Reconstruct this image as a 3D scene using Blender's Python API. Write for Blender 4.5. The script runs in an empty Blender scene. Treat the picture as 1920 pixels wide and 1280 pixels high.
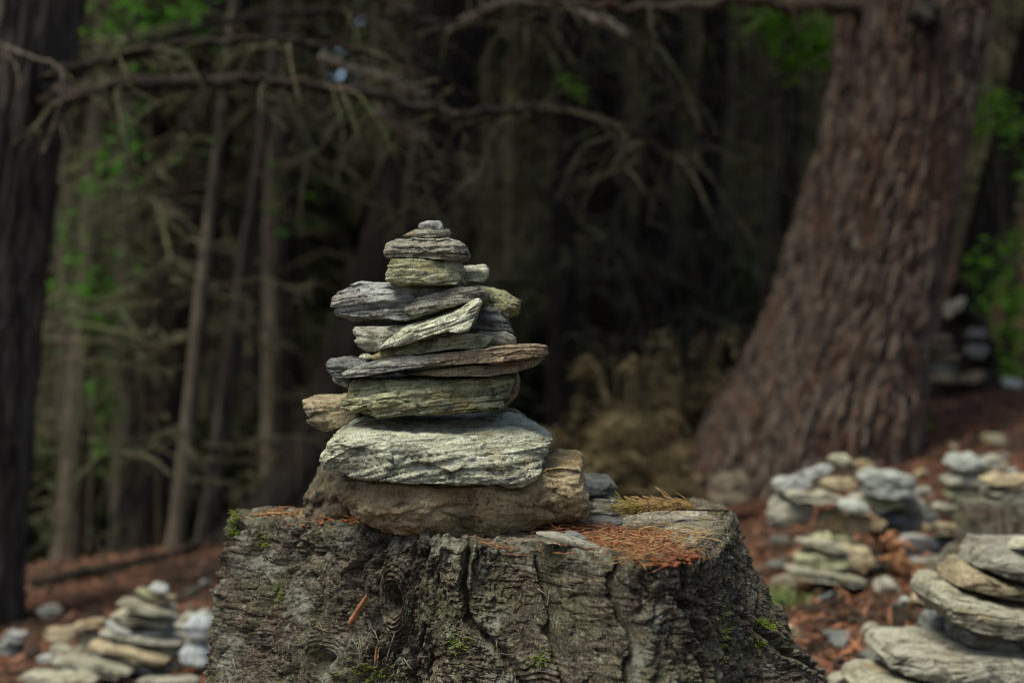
import bpy, math, random
import numpy as np
from mathutils import Vector

# ------------------------------------------------------------------ camera, sky, sun, exposure
sc = bpy.context.scene
col = sc.collection
CZ = 0.86                      # lens height above the ground datum
F = 50.0 / 36.0 * 1920         # focal length in photograph pixels
cam = bpy.data.cameras.new('camera'); camo = bpy.data.objects.new('camera', cam); col.objects.link(camo)
camo.location = (0, 0, CZ); camo.rotation_euler = (math.radians(90), 0, 0)
cam.lens = 50; cam.sensor_width = 36; cam.clip_start = 0.05; cam.clip_end = 500
cam.dof.use_dof = True; cam.dof.focus_distance = 2.12; cam.dof.aperture_fstop = 2.4
sc.camera = camo
SUN_EL, SUN_ROT = math.radians(62), math.radians(215)
world = bpy.data.worlds.new('World'); sc.world = world; world.use_nodes = True
wn = world.node_tree; wn.nodes.clear()
sky = wn.nodes.new('ShaderNodeTexSky'); sky.sky_type = 'NISHITA'; sky.sun_disc = False
sky.sun_elevation = SUN_EL; sky.sun_rotation = SUN_ROT; sky.air_density = 1.0; sky.dust_density = 3.0
bg = wn.nodes.new('ShaderNodeBackground'); bg.inputs[1].default_value = 0.05
wo = wn.nodes.new('ShaderNodeOutputWorld')
wn.links.new(sky.outputs[0], bg.inputs[0]); wn.links.new(bg.outputs[0], wo.inputs[0])
sl = bpy.data.lights.new('sun', 'SUN'); so = bpy.data.objects.new('sun', sl); col.objects.link(so)
sl.energy = 1.5; sl.angle = math.radians(28); sl.color = (1.0, 0.97, 0.83)
sd = Vector((-0.34, -0.26, 0.90)).normalized()      # towards the light
so.rotation_euler = sd.to_track_quat('Z', 'Y').to_euler()
sc.view_settings.view_transform = 'Standard'; sc.view_settings.look = 'None'
sc.view_settings.gamma = 1; sc.view_settings.use_curve_mapping = False
sc.view_settings.exposure = 1.8
sc.cycles.max_bounces = 6; sc.cycles.filter_width = 1.1

# ------------------------------------------------------------------ numpy noise
M32 = np.uint32(0xffffffff)
def hsh(x, y, z, s):
    h = (x.astype(np.int64) * 374761393 + y.astype(np.int64) * 668265263 + z.astype(np.int64) * 2147483647 + s * 974634287) & 0xffffffff
    h = ((h ^ (h >> 13)) * 1274126177) & 0xffffffff
    h = ((h ^ (h >> 16)) * 2246822519) & 0xffffffff
    h ^= h >> 15
    return h.astype(np.float64) / 4294967295.0
def vn(x, y, z, s=0):
    """value noise -1..1"""
    x, y, z = np.broadcast_arrays(np.asarray(x, float), np.asarray(y, float), np.asarray(z, float))
    xi, yi, zi = np.floor(x), np.floor(y), np.floor(z)
    fx, fy, fz = x - xi, y - yi, z - zi
    fx, fy, fz = [f * f * f * (f * (f * 6 - 15) + 10) for f in (fx, fy, fz)]
    xi, yi, zi = xi.astype(np.int64), yi.astype(np.int64), zi.astype(np.int64)
    r = 0
    for dx in (0, 1):
        wx = fx if dx else 1 - fx
        for dy in (0, 1):
            wy = fy if dy else 1 - fy
            for dz in (0, 1):
                wz = fz if dz else 1 - fz
                r = r + wx * wy * wz * hsh(xi + dx, yi + dy, zi + dz, s)
    return r * 2 - 1
def fbm(x, y, z, s=0, o=4, g=0.5):
    r, a, t = 0, 1.0, 0
    for k in range(o):
        r = r + a * vn(x * 2**k + 17.3 * k, y * 2**k - 9.1 * k, z * 2**k + 3.7 * k, s + k); t += a; a *= g
    return r / t
def worley(x, y, s=0, jit=0.9):
    xi, yi = np.floor(x).astype(np.int64), np.floor(y).astype(np.int64)
    f1 = np.full(x.shape, 9.0); f2 = f1.copy(); idv = np.zeros(x.shape)
    z0 = np.zeros_like(xi)
    for dx in (-1, 0, 1):
        for dy in (-1, 0, 1):
            cx, cy = xi + dx, yi + dy
            px = cx + 0.5 + jit * (hsh(cx, cy, z0, s) - 0.5); py = cy + 0.5 + jit * (hsh(cx, cy, z0 + 1, s) - 0.5)
            d = np.hypot(px - x, py - y)
            near = d < f1
            f2 = np.where(near, f1, np.minimum(f2, d))
            idv = np.where(near, hsh(cx, cy, z0 + 2, s), idv)
            f1 = np.where(near, d, f1)
    return f1, f2, idv
def facets(x, y, s=0, slope=1.0):
    """piecewise planar broken faces, -1..1"""
    xi, yi = np.floor(x).astype(np.int64), np.floor(y).astype(np.int64)
    f1 = np.full(x.shape, 9.0); out = np.zeros(x.shape); z0 = np.zeros_like(xi)
    for dx in (-1, 0, 1):
        for dy in (-1, 0, 1):
            cx, cy = xi + dx, yi + dy
            ox = x - (cx + hsh(cx, cy, z0, s)); oy = y - (cy + hsh(cx, cy, z0 + 1, s)); d = np.hypot(ox, oy); near = d < f1
            v = (hsh(cx, cy, z0 + 2, s) - .5) + slope * (ox * (hsh(cx, cy, z0 + 3, s) - .5) * 2 + oy * (hsh(cx, cy, z0 + 4, s) - .5) * 2)
            out = np.where(near, v, out); f1 = np.where(near, d, f1)
    return out
def sst(a, b, x):
    t = np.clip((x - a) / (b - a), 0, 1); return t * t * (3 - 2 * t)
def W(px, py, d):
    return np.array([(px - 960) / F * d, d, CZ + (640 - py) / F * d])

# ------------------------------------------------------------------ objects and meshes
def tag(o, label=None, cat=None, group=None, kind=None):
    if label: o['label'] = label
    if cat: o['category'] = cat
    if group: o['group'] = group
    if kind: o['kind'] = kind
    return o
def empty(name, loc, label, cat, group=None):
    o = bpy.data.objects.new(name, None); col.objects.link(o); o.location = [float(v) for v in loc]
    return tag(o, label, cat, group)
def link(name, me, mat, parent=None):
    if mat and not me.materials: me.materials.append(mat)
    o = bpy.data.objects.new(name, me); col.objects.link(o)
    if parent: o.parent = parent
    return o
def mesh_from(name, V, Q=None, T=None, smooth=True):
    me = bpy.data.meshes.new(name)
    V = np.asarray(V, np.float32).reshape(-1, 3)
    parts = []
    nq = 0 if Q is None else len(Q); nt = 0 if T is None else len(T)
    me.vertices.add(len(V)); me.vertices.foreach_set('co', V.ravel())
    li = np.concatenate([np.asarray(Q, np.int32).ravel() if nq else np.zeros(0, np.int32),
                         np.asarray(T, np.int32).ravel() if nt else np.zeros(0, np.int32)])
    st = np.concatenate([np.arange(nq) * 4, nq * 4 + np.arange(nt) * 3]).astype(np.int32)
    me.loops.add(len(li)); me.loops.foreach_set('vertex_index', li)
    me.polygons.add(nq + nt); me.polygons.foreach_set('loop_start', st)
    if smooth: me.polygons.foreach_set('use_smooth', np.ones(nq + nt, bool))
    me.update(calc_edges=True)
    return me
def grid_faces(nu, nv, wrap):
    i = np.arange(nu - 1)[:, None]; j = np.arange(nv if wrap else nv - 1)[None, :]
    j2 = (j + 1) % nv
    q = np.stack(np.broadcast_arrays(i * nv + j, i * nv + j2, (i + 1) * nv + j2, (i + 1) * nv + j), -1)
    return q.reshape(-1, 4)
def grid_normals(P, wrap):
    du = np.gradient(P, axis=0)
    if wrap: dv = np.roll(P, -1, 1) - np.roll(P, 1, 1)
    else: dv = np.gradient(P, axis=1)
    n = np.cross(du, dv); l = np.linalg.norm(n, axis=-1, keepdims=True)
    return n / np.maximum(l, 1e-12)
def resample(pts, n, smooth=True, dens=None):
    """arc-length resample of a polyline"""
    p = np.asarray(pts, float)
    if smooth and len(p) > 2:                     # Catmull-Rom
        e = np.vstack([2 * p[0] - p[1], p, 2 * p[-1] - p[-2]]); out = []
        for k in range(len(p) - 1):
            a, b, c, d = e[k:k + 4]; t = np.linspace(0, 1, 12, endpoint=False)[:, None]
            out.append(0.5 * (2 * b + (c - a) * t + (2 * a - 5 * b + 4 * c - d) * t**2 + (3 * b - a - 3 * c + d) * t**3))
        p = np.vstack(out + [p[-1:]])
    L = np.r_[0, np.cumsum(np.linalg.norm(np.diff(p, axis=0), axis=1))]
    t = (np.linspace(0, 1, n) if dens is None else dens) * L[-1]
    return np.stack([np.interp(t, L, p[:, k]) for k in range(p.shape[1])], 1)
class MB:
    """gathers loose pieces that become one mesh"""
    def __init__(s): s.V = []; s.Q = []; s.T = []; s.n = 0
    def add(s, V, Q=None, T=None):
        V = np.asarray(V, float).reshape(-1, 3)
        if Q is not None and len(Q): s.Q.append(np.asarray(Q) + s.n)
        if T is not None and len(T): s.T.append(np.asarray(T) + s.n)
        s.V.append(V); s.n += len(V)
    def tube(s, pts, r0, r1, sides=5, n=None, smooth=True, rough=0, seed=0, flat_end=False):
        p = resample(pts, n or max(4, len(pts) * 3), smooth)
        m = len(p); t = np.gradient(p, axis=0); t /= np.maximum(np.linalg.norm(t, axis=1, keepdims=True), 1e-9)
        ref = np.where(np.abs(t[:, 2:3]) > 0.9, np.array([[1.0, 0, 0]]), np.array([[0, 0, 1.0]]))
        a = np.cross(t, ref); a /= np.linalg.norm(a, axis=1, keepdims=True); b = np.cross(t, a)
        ang = np.linspace(0, 2 * math.pi, sides, endpoint=False)
        rad = (r0 + (r1 - r0) * np.linspace(0, 1, m))[:, None] * np.ones(sides)
        if rough: rad = rad * (1 + rough * vn(np.arange(m)[:, None] * 0.7, np.arange(sides)[None] * 0.9, seed, seed))
        P = p[:, None] + rad[..., None] * (np.cos(ang)[None, :, None] * a[:, None] + np.sin(ang)[None, :, None] * b[:, None])
        V = np.concatenate([P.reshape(-1, 3), p[:1], p[-1:]])
        e = m * sides; j = np.arange(sides); j2 = (j + 1) % sides
        T = np.concatenate([np.stack([j2, j, np.full(sides, e)], 1), np.stack([(m - 1) * sides + j, (m - 1) * sides + j2, np.full(sides, e + 1)], 1)])
        s.add(V, grid_faces(m, sides, True), T)
    def mesh(s, name, smooth=True):
        return mesh_from(name, np.concatenate(s.V), np.concatenate(s.Q) if s.Q else None, np.concatenate(s.T) if s.T else None, smooth)
    def build(s, name, mat, parent=None, smooth=True, origin=None):
        if origin is not None: s.V = [np.concatenate(s.V) - np.asarray(origin)[None]]
        return link(name, s.mesh(name, smooth), mat, parent)

# ------------------------------------------------------------------ materials
class NT:
    def __init__(s, name, rough=0.85, spec=0.25):
        s.m = bpy.data.materials.new(name); s.m.use_nodes = True; s.t = s.m.node_tree
        s.b = s.t.nodes['Principled BSDF']; s.b.inputs['Roughness'].default_value = rough
        s.b.inputs['Specular IOR Level'].default_value = spec
        s.tc = s.n('ShaderNodeTexCoord'); s.oi = s.n('ShaderNodeObjectInfo')
    def n(s, t, **kw):
        x = s.t.nodes.new(t)
        for k, v in kw.items(): setattr(x, k, v)
        return x
    def l(s, a, b): s.t.links.new(a, b)
    def coords(s, scale=(1, 1, 1), rnd=True):
        mp = s.n('ShaderNodeMapping'); mp.inputs['Scale'].default_value = scale
        s.l(s.tc.outputs['Object'], mp.inputs[0])
        if not rnd: return mp.outputs[0]
        k = s.n('ShaderNodeVectorMath', operation='SCALE'); c = s.n('ShaderNodeCombineXYZ')
        mu = s.n('ShaderNodeMath', operation='MULTIPLY'); mu.inputs[1].default_value = 37.0
        s.l(s.oi.outputs['Random'], mu.inputs[0])
        a = s.n('ShaderNodeVectorMath', operation='ADD')
        for i in range(3): s.l(mu.outputs[0], c.inputs[i])
        s.l(mp.outputs[0], a.inputs[0]); s.l(c.outputs[0], a.inputs[1]); return a.outputs[0]
    def noise(s, vec, scale, detail=5, rough=0.6, dist=0.0):
        x = s.n('ShaderNodeTexNoise'); x.inputs['Scale'].default_value = scale; x.inputs['Detail'].default_value = detail
        x.inputs['Roughness'].default_value = rough; x.inputs['Distortion'].default_value = dist
        s.l(vec, x.inputs['Vector']); return x.outputs['Fac']
    def ramp(s, fac, stops, interp='LINEAR'):
        r = s.n('ShaderNodeValToRGB'); r.color_ramp.interpolation = interp; e = r.color_ramp.elements
        while len(e) < len(stops): e.new(0.5)
        for k, (p, c) in enumerate(stops):
            e[k].position = p; e[k].color = (*c, 1) if not isinstance(c, (int, float)) else (c, c, c, 1)
        s.l(fac, r.inputs[0]); return r.outputs[0]
    def mix(s, fac, a, b, mode='MIX'):
        x = s.n('ShaderNodeMix', data_type='RGBA', blend_type=mode)
        for sock, v in ((x.inputs[0], fac), (x.inputs[6], a), (x.inputs[7], b)):
            if hasattr(v, 'is_linked'): s.l(v, sock)
            elif isinstance(v, (int, float)): sock.default_value = v
            else: sock.default_value = (*v, 1)
        return x.outputs[2]
    def bump(s, fac, strength, dist, prev=None):
        x = s.n('ShaderNodeBump'); x.inputs['Strength'].default_value = strength; x.inputs['Distance'].default_value = dist
        s.l(fac, x.inputs['Height'])
        if prev: s.l(prev, x.inputs['Normal'])
        return x.outputs[0]
    def done(s, color, normal=None, transl=0):
        s.l(color, s.b.inputs['Base Color'])
        if normal: s.l(normal, s.b.inputs['Normal'])
        return s.m
def stone_mat(name, light, mid, dark, stain, stain_amt=0.5, lichen=(0.16, 0.19, 0.07), lichen_amt=0.42, bs=1.0, sx=None, grain=1.0, zs=3.4):
    t = NT(name, 0.80, 0.3)
    c1 = t.coords((1, 1, 1)); c2 = t.coords((0.45 if zs > 2 else 1, 0.45 if zs > 2 else 1, zs))
    if sx:                                   # a plate whose stone changes along its length
        xs = t.n('ShaderNodeSeparateXYZ'); t.l(t.tc.outputs['Object'], xs.inputs[0])
        ad = t.n('ShaderNodeMath', operation='MULTIPLY_ADD'); ad.inputs[1].default_value = .16
        t.l(t.noise(c1, 22, 4), ad.inputs[0]); t.l(xs.outputs[0], ad.inputs[2])
        f = t.ramp(ad.outputs[0], [(0.02, 0.0), (0.10, 1.0)])
        light = t.mix(f, light, sx[0]); mid = t.mix(f, mid, sx[1])
    base = t.mix(t.ramp(t.noise(c2, 34, 9, 0.72, 0.4), [(0.38, 0.0), (0.56, 1.0)]), mid, light)
    c = t.mix(t.ramp(t.noise(c1, 24, 7, 0.68, 0.3), [(0.37, 0.8), (0.48, 0.0)]), base, dark)
    c = t.mix(t.ramp(t.noise(c1, 13, 6, 0.66, 0.8), [(1 - stain_amt - 0.02, 0.0), (1 - stain_amt + 0.10, 0.8)]), c, stain)
    c = t.mix(t.ramp(t.noise(c1, 36, 7, 0.72), [(1 - lichen_amt, 0.0), (1 - lichen_amt + 0.08, 0.75)]), c, lichen)
    c = t.mix(t.ramp(t.noise(c2, 90, 7, 0.78, .5), [(0.36, 0.92), (0.44, 0.0)]), c, tuple(0.3 * v for v in dark))
    c = t.mix(t.ramp(t.noise(c1, 330, 4, 0.8), [(0.40, 0.7 * grain), (0.50, 0.0)]), c, tuple(0.6 * v for v in dark))
    c = t.mix(t.ramp(t.noise(c1, 260, 4, 0.8), [(0.56, 0.0), (0.64, 0.55 * grain)]), c, light)
    tone = t.n('ShaderNodeHueSaturation'); mr = t.n('ShaderNodeMapRange'); mr.inputs[3].default_value = 0.84; mr.inputs[4].default_value = 1.12
    t.l(t.oi.outputs['Random'], mr.inputs[0]); t.l(mr.outputs[0], tone.inputs['Value']); t.l(c, tone.inputs['Color'])
    n = t.bump(t.noise(c2, 80, 9, 0.76, 0.4), 0.9 * bs, 0.007)
    n = t.bump(t.noise(c1, 230, 7, 0.8), 0.8 * bs, 0.003, n)
    return t.done(tone.outputs[0], n)
MS = {
 'grey':  stone_mat('blue_grey_slate', (0.51, 0.53, 0.48), (0.25, 0.262, 0.235), (0.055, 0.059, 0.053), (0.22, 0.165, 0.13), 0.42, (0.15, 0.17, 0.12), 0.38),
 'green': stone_mat('green_schist', (0.50, 0.51, 0.31), (0.22, 0.235, 0.115), (0.04, 0.043, 0.026), (0.27, 0.21, 0.08), 0.46, (0.11, 0.135, 0.04), 0.46),
 'pale':  stone_mat('pale_schist', (0.66, 0.68, 0.51), (0.34, 0.36, 0.235), (0.065, 0.07, 0.045), (0.36, 0.255, 0.12), 0.45, (0.19, 0.21, 0.10), 0.45),
 'tan':   stone_mat('tan_schist', (0.46, 0.39, 0.24), (0.24, 0.19, 0.105), (0.05, 0.04, 0.026), (0.27, 0.165, 0.075), 0.44, (0.14, 0.15, 0.09), 0.40),
 'drab':  stone_mat('grey_brown_schist', (0.42, 0.41, 0.32), (0.21, 0.20, 0.14), (0.042, 0.04, 0.032), (0.23, 0.18, 0.10), 0.43, (0.13, 0.14, 0.07), 0.42),
 'plate': stone_mat('two_tone_schist', (0.42, 0.43, 0.37), (0.19, 0.195, 0.155), (0.05, 0.05, 0.04), (0.24, 0.18, 0.10), 0.40, (0.13, 0.15, 0.07), 0.42, sx=((0.44, 0.34, 0.21), (0.25, 0.175, 0.10))),
 'brown': stone_mat('brown_boulder', (0.50, 0.41, 0.235), (0.26, 0.19, 0.09), (0.036, 0.027, 0.015), (0.31, 0.19, 0.06), 0.46, (0.26, 0.25, 0.19), 0.42, 1.2, grain=.8, zs=1.2),
 'white': stone_mat('pale_grey_cobble', (0.42, 0.46, 0.45), (0.26, 0.29, 0.285), (0.10, 0.11, 0.105), (0.27, 0.25, 0.19), 0.42, (0.2, 0.22, 0.15), 0.4, 0.8, grain=.7),
 'cream': stone_mat('cream_schist', (0.41, 0.40, 0.295), (0.21, 0.205, 0.14), (0.06, 0.055, 0.035), (0.28, 0.20, 0.09), 0.45, (0.15, 0.16, 0.07), 0.45),
 'ash':   stone_mat('ash_grey_slate', (0.44, 0.465, 0.41), (0.24, 0.255, 0.215), (0.075, 0.08, 0.066), (0.24, 0.21, 0.14), 0.40, (0.16, 0.18, 0.11), 0.40),
 'umber': stone_mat('umber_rock', (0.25, 0.205, 0.135), (0.115, 0.09, 0.055), (0.026, 0.02, 0.013), (0.17, 0.15, 0.07), 0.42, (0.14, 0.14, 0.09), 0.42, 1.2, zs=1.2),
 'dark':  stone_mat('dark_slate', (0.19, 0.20, 0.18), (0.085, 0.092, 0.08), (0.026, 0.028, 0.025), (0.15, 0.12, 0.08), 0.40, (0.09, 0.10, 0.05), 0.42),
}
def bark_mat(name, light, dark, red, lichen_amt=0.0, lichen=(0.30, 0.36, 0.27), zs=0.35, sc_=1.0, algae=None, red_amt=0.45, crust=0.0):
    t = NT(name, 0.92, 0.15)
    c1 = t.coords((1, 1, 1)); c2 = t.coords((1, 1, zs))
    c = t.mix(t.ramp(t.noise(c2, 26 * sc_, 8, 0.74, 0.4), [(0.40, 0.0), (0.60, 1.0)]), dark, light)
    c = t.mix(t.ramp(t.noise(c2, 9 * sc_, 6, 0.68, 0.5), [(1 - red_amt - 0.05, 0.0), (1 - red_amt + 0.09, 0.85)]), c, red)
    if algae: c = t.mix(t.ramp(t.noise(c1, 8 * sc_, 7, 0.72), [(0.47, 0.0), (0.60, 0.7)]), c, algae)
    if crust:
        c = t.mix(t.ramp(t.noise(c2, 75, 7, 0.78, .4), [(0.40, 0.95 * crust), (0.50, 0.0)]), c, tuple(.35 * v for v in dark))
        c = t.mix(t.ramp(t.noise(c1, 210, 5, 0.8), [(0.54, 0.0), (0.62, 0.7 * crust)]), c, tuple(1.9 * v for v in light))
        c = t.mix(t.ramp(t.noise(c1, 260, 5, 0.8), [(0.38, 0.8 * crust), (0.47, 0.0)]), c, tuple(.4 * v for v in dark))
    if lichen_amt:
        pm = t.n('ShaderNodeMath', operation='MULTIPLY'); t.l(t.ramp(t.noise(c1, 11, 4, 0.6), [(0.55, 0.0), (0.64, 1.0)]), pm.inputs[0]); t.l(t.ramp(t.noise(c1, 75, 8, 0.8), [(0.44, 0.0), (0.53, 0.85)]), pm.inputs[1])
        c = t.mix(pm.outputs[0], c, (0.24, 0.25, 0.20))
        c = t.mix(t.ramp(t.noise(c1, 55, 8, 0.78, 0.6), [(1 - lichen_amt, 0.0), (1 - lichen_amt + 0.03, 0.8)]), c, lichen)
    n = t.bump(t.noise(c2, 60 * sc_, 9, 0.78, 0.3), 0.9, 0.009 / sc_)
    n = t.bump(t.noise(c1, 190 * sc_, 7, 0.8), 0.8, 0.004 / sc_, n)
    return t.done(c, n)
M_STUMP = bark_mat('weathered_stump_bark', (0.18, 0.155, 0.112), (0.029, 0.023, 0.017), (0.10, 0.063, 0.042), 0.405, zs=2.2, algae=(0.095, 0.10, 0.048), red_amt=0.42, crust=1.0)
M_TREE = bark_mat('red_brown_bark', (0.150, 0.116, 0.088), (0.018, 0.012, 0.009), (0.092, 0.046, 0.027), zs=0.13, sc_=1.1, red_amt=0.46)
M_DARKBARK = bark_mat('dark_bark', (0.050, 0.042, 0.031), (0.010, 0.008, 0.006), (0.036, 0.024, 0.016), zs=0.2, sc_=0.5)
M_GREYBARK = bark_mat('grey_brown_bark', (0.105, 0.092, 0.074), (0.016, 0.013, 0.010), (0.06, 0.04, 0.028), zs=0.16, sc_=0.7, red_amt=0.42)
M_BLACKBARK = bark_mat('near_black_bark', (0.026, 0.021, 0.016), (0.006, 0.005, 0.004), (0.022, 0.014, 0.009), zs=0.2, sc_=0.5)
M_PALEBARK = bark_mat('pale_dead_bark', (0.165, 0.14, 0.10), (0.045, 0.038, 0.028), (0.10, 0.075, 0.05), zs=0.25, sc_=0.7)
M_BRANCH = bark_mat('branch_bark', (0.10, 0.08, 0.055), (0.03, 0.024, 0.018), (0.09, 0.05, 0.03), zs=1, sc_=0.8)
M_PALEWOOD = bark_mat('bleached_wood', (0.42, 0.37, 0.28), (0.18, 0.15, 0.11), (0.28, 0.19, 0.12), zs=1, sc_=0.8)
M_TWIG = bark_mat('dead_twig_bark', (0.24, 0.22, 0.14), (0.065, 0.06, 0.037), (0.12, 0.085, 0.05), zs=1, sc_=0.3, algae=(0.13, 0.16, 0.065))
def simple_mat(name, a, b, scale, rough=0.8, bump=0.4, dist=0.003, rnd=True):
    t = NT(name, rough, 0.25); c = t.coords((1, 1, 1), rnd); f = t.noise(c, scale, 5, 0.65)
    return t.done(t.ramp(f, [(0.3, a), (0.7, b)]), t.bump(t.noise(c, scale * 4, 5, 0.7), bump, dist))
def leaf_mat(name, a, b, trans=0.35, sc_=9):
    t = NT(name, 0.6, 0.3); c = t.coords((1, 1, 1)); col_ = t.ramp(t.noise(c, sc_, 4, 0.7), [(0.36, a), (0.62, b)])
    t.l(col_, t.b.inputs['Base Color'])
    tr = t.n('ShaderNodeBsdfTranslucent'); t.l(col_, tr.inputs[0]); mx = t.n('ShaderNodeMixShader'); mx.inputs[0].default_value = trans
    o = t.t.nodes['Material Output']; t.l(t.b.outputs[0], mx.inputs[1]); t.l(tr.outputs[0], mx.inputs[2]); t.l(mx.outputs[0], o.inputs[0])
    return t.m
M_LEAF = leaf_mat('fresh_green_leaf', (0.024, 0.08, 0.008), (0.085, 0.23, 0.025), 0.5)
M_LEAF2 = leaf_mat('yellow_green_leaf_painted_sunlit', (0.09, 0.23, 0.015), (0.26, 0.50, 0.05), 0.55)  # leaf colour raised in place of sunlight; these leaves stand in shade
M_GRASS = leaf_mat('dull_grass', (0.05, 0.09, 0.02), (0.12, 0.17, 0.05), 0.3)
M_UNDER = leaf_mat('olive_undergrowth', (0.024, 0.032, 0.013), (0.085, 0.105, 0.04), 0.2)
M_FAR = leaf_mat('far_olive_foliage', (0.045, 0.062, 0.022), (0.14, 0.17, 0.062), 0.25)
M_CROWN = leaf_mat('conifer_needles', (0.015, 0.03, 0.01), (0.04, 0.06, 0.02), 0.1)
M_FERN = leaf_mat('dried_fern', (0.115, 0.088, 0.040), (0.27, 0.215, 0.105), 0.3, 5)
M_NEEDLE = leaf_mat('dead_needles', (0.10, 0.04, 0.022), (0.40, 0.19, 0.08), 0.2, 90)
M_NEEDLE2 = leaf_mat('straw_needles', (0.20, 0.115, 0.04), (0.46, 0.31, 0.12), 0.2, 60)
M_NEEDLE3 = leaf_mat('yellow_green_needles', (0.14, 0.17, 0.03), (0.40, 0.28, 0.07), 0.25)
M_LITTER = leaf_mat('brown_floor_litter', (0.055, 0.025, 0.014), (0.30, 0.135, 0.065), 0.1, 14)
M_DUFF = simple_mat('rotted_duff', (0.10, 0.028, 0.012), (0.30, 0.09, 0.03), 90, 0.9, 0.8, 0.004)
M_MOSS = simple_mat('moss', (0.06, 0.10, 0.01), (0.20, 0.27, 0.03), 120, 0.9, 0.5, 0.002)
M_FLAKE = simple_mat('orange_inner_bark', (0.20, 0.08, 0.035), (0.42, 0.20, 0.09), 60, 0.8, 0.5, 0.002)
def wood_mat():
    t = NT('weathered_cut_wood', 0.88, 0.2)
    c1 = t.coords((1, 1, 1)); c2 = t.coords((3.0, 0.6, 1))
    c = t.ramp(t.noise(c1, 26, 8, 0.74, 0.4), [(0.36, (0.075, 0.062, 0.045)), (0.50, (0.22, 0.20, 0.15)), (0.62, (0.40, 0.38, 0.30))])
    c = t.mix(t.ramp(t.noise(c2, 70, 7, 0.75, .5), [(0.40, 0.85), (0.52, 0.0)]), c, (0.05, 0.04, 0.03))
    c = t.mix(t.ramp(t.noise(c1, 14, 6, 0.7), [(0.50, 0.0), (0.60, 0.6)]), c, (0.17, 0.165, 0.09))
    n = t.bump(t.noise(c2, 60, 8, 0.75), 0.9, 0.006); n = t.bump(t.noise(c1, 180, 7, 0.8), 0.8, 0.003, n)
    return t.done(c, n)
M_WOOD = wood_mat()
def ground_mat():
    t = NT('needle_covered_soil', 0.95, 0.1)
    c = t.coords((1, 1, 1), False)
    a = t.ramp(t.noise(c, 5.5, 8, 0.72, 0.4), [(0.34, (0.025, 0.015, 0.011)), (0.50, (0.115, 0.052, 0.030)), (0.64, (0.215, 0.100, 0.056))])
    b = t.ramp(t.noise(c, 30, 6, 0.75), [(0.38, (0.02, 0.013, 0.010)), (0.58, (0.17, 0.082, 0.05))])
    col_ = t.mix(0.5, a, b)
    col_ = t.mix(t.ramp(t.noise(c, 1.7, 5, 0.65), [(0.48, 0.0), (0.60, 0.75)]), col_, (0.055, 0.042, 0.033))
    n = t.bump(t.noise(c, 24, 8, 0.75), 0.9, 0.03); n = t.bump(t.noise(c, 110, 5, 0.75), 0.8, 0.008, n)
    return t.done(col_, n)
M_GROUND = ground_mat()

# ------------------------------------------------------------------ ground
def gz(x, d):
    x = np.asarray(x, float); d = np.asarray(d, float)
    z = 0.12 * np.clip(x, -5, 6) + 0.076 * np.clip(d - 4.5, 0, 6) * sst(0, 2.0, x)
    z = z - 0.125 * np.clip(d - 7.2, 0, 7) * sst(1.5, -1.0, x)
    z = z + 0.27 * np.clip(d - 18, 0, 30)  # added hillside behind the trees, put in to block the bright sky
    z = z + 0.035 * fbm(x * 1.3, d * 1.3, 0.5, 5, 4) + 0.010 * fbm(x * 9, d * 9, 0.5, 9, 3)
    return z
def build_ground():
    s = np.linspace(-1, 1, 420); gx = 3.2 * s + 41.8 * s**5
    t = np.linspace(0, 1, 460); gd = -6 + 18 * t + 53 * t**5
    X, D = np.meshgrid(gx, gd, indexing='ij')
    V = np.stack([X, D, gz(X, D)], -1)
    tag(link('ground', mesh_from('ground', V, grid_faces(420, 460, False)), M_GROUND), kind='structure')
build_ground()

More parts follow.
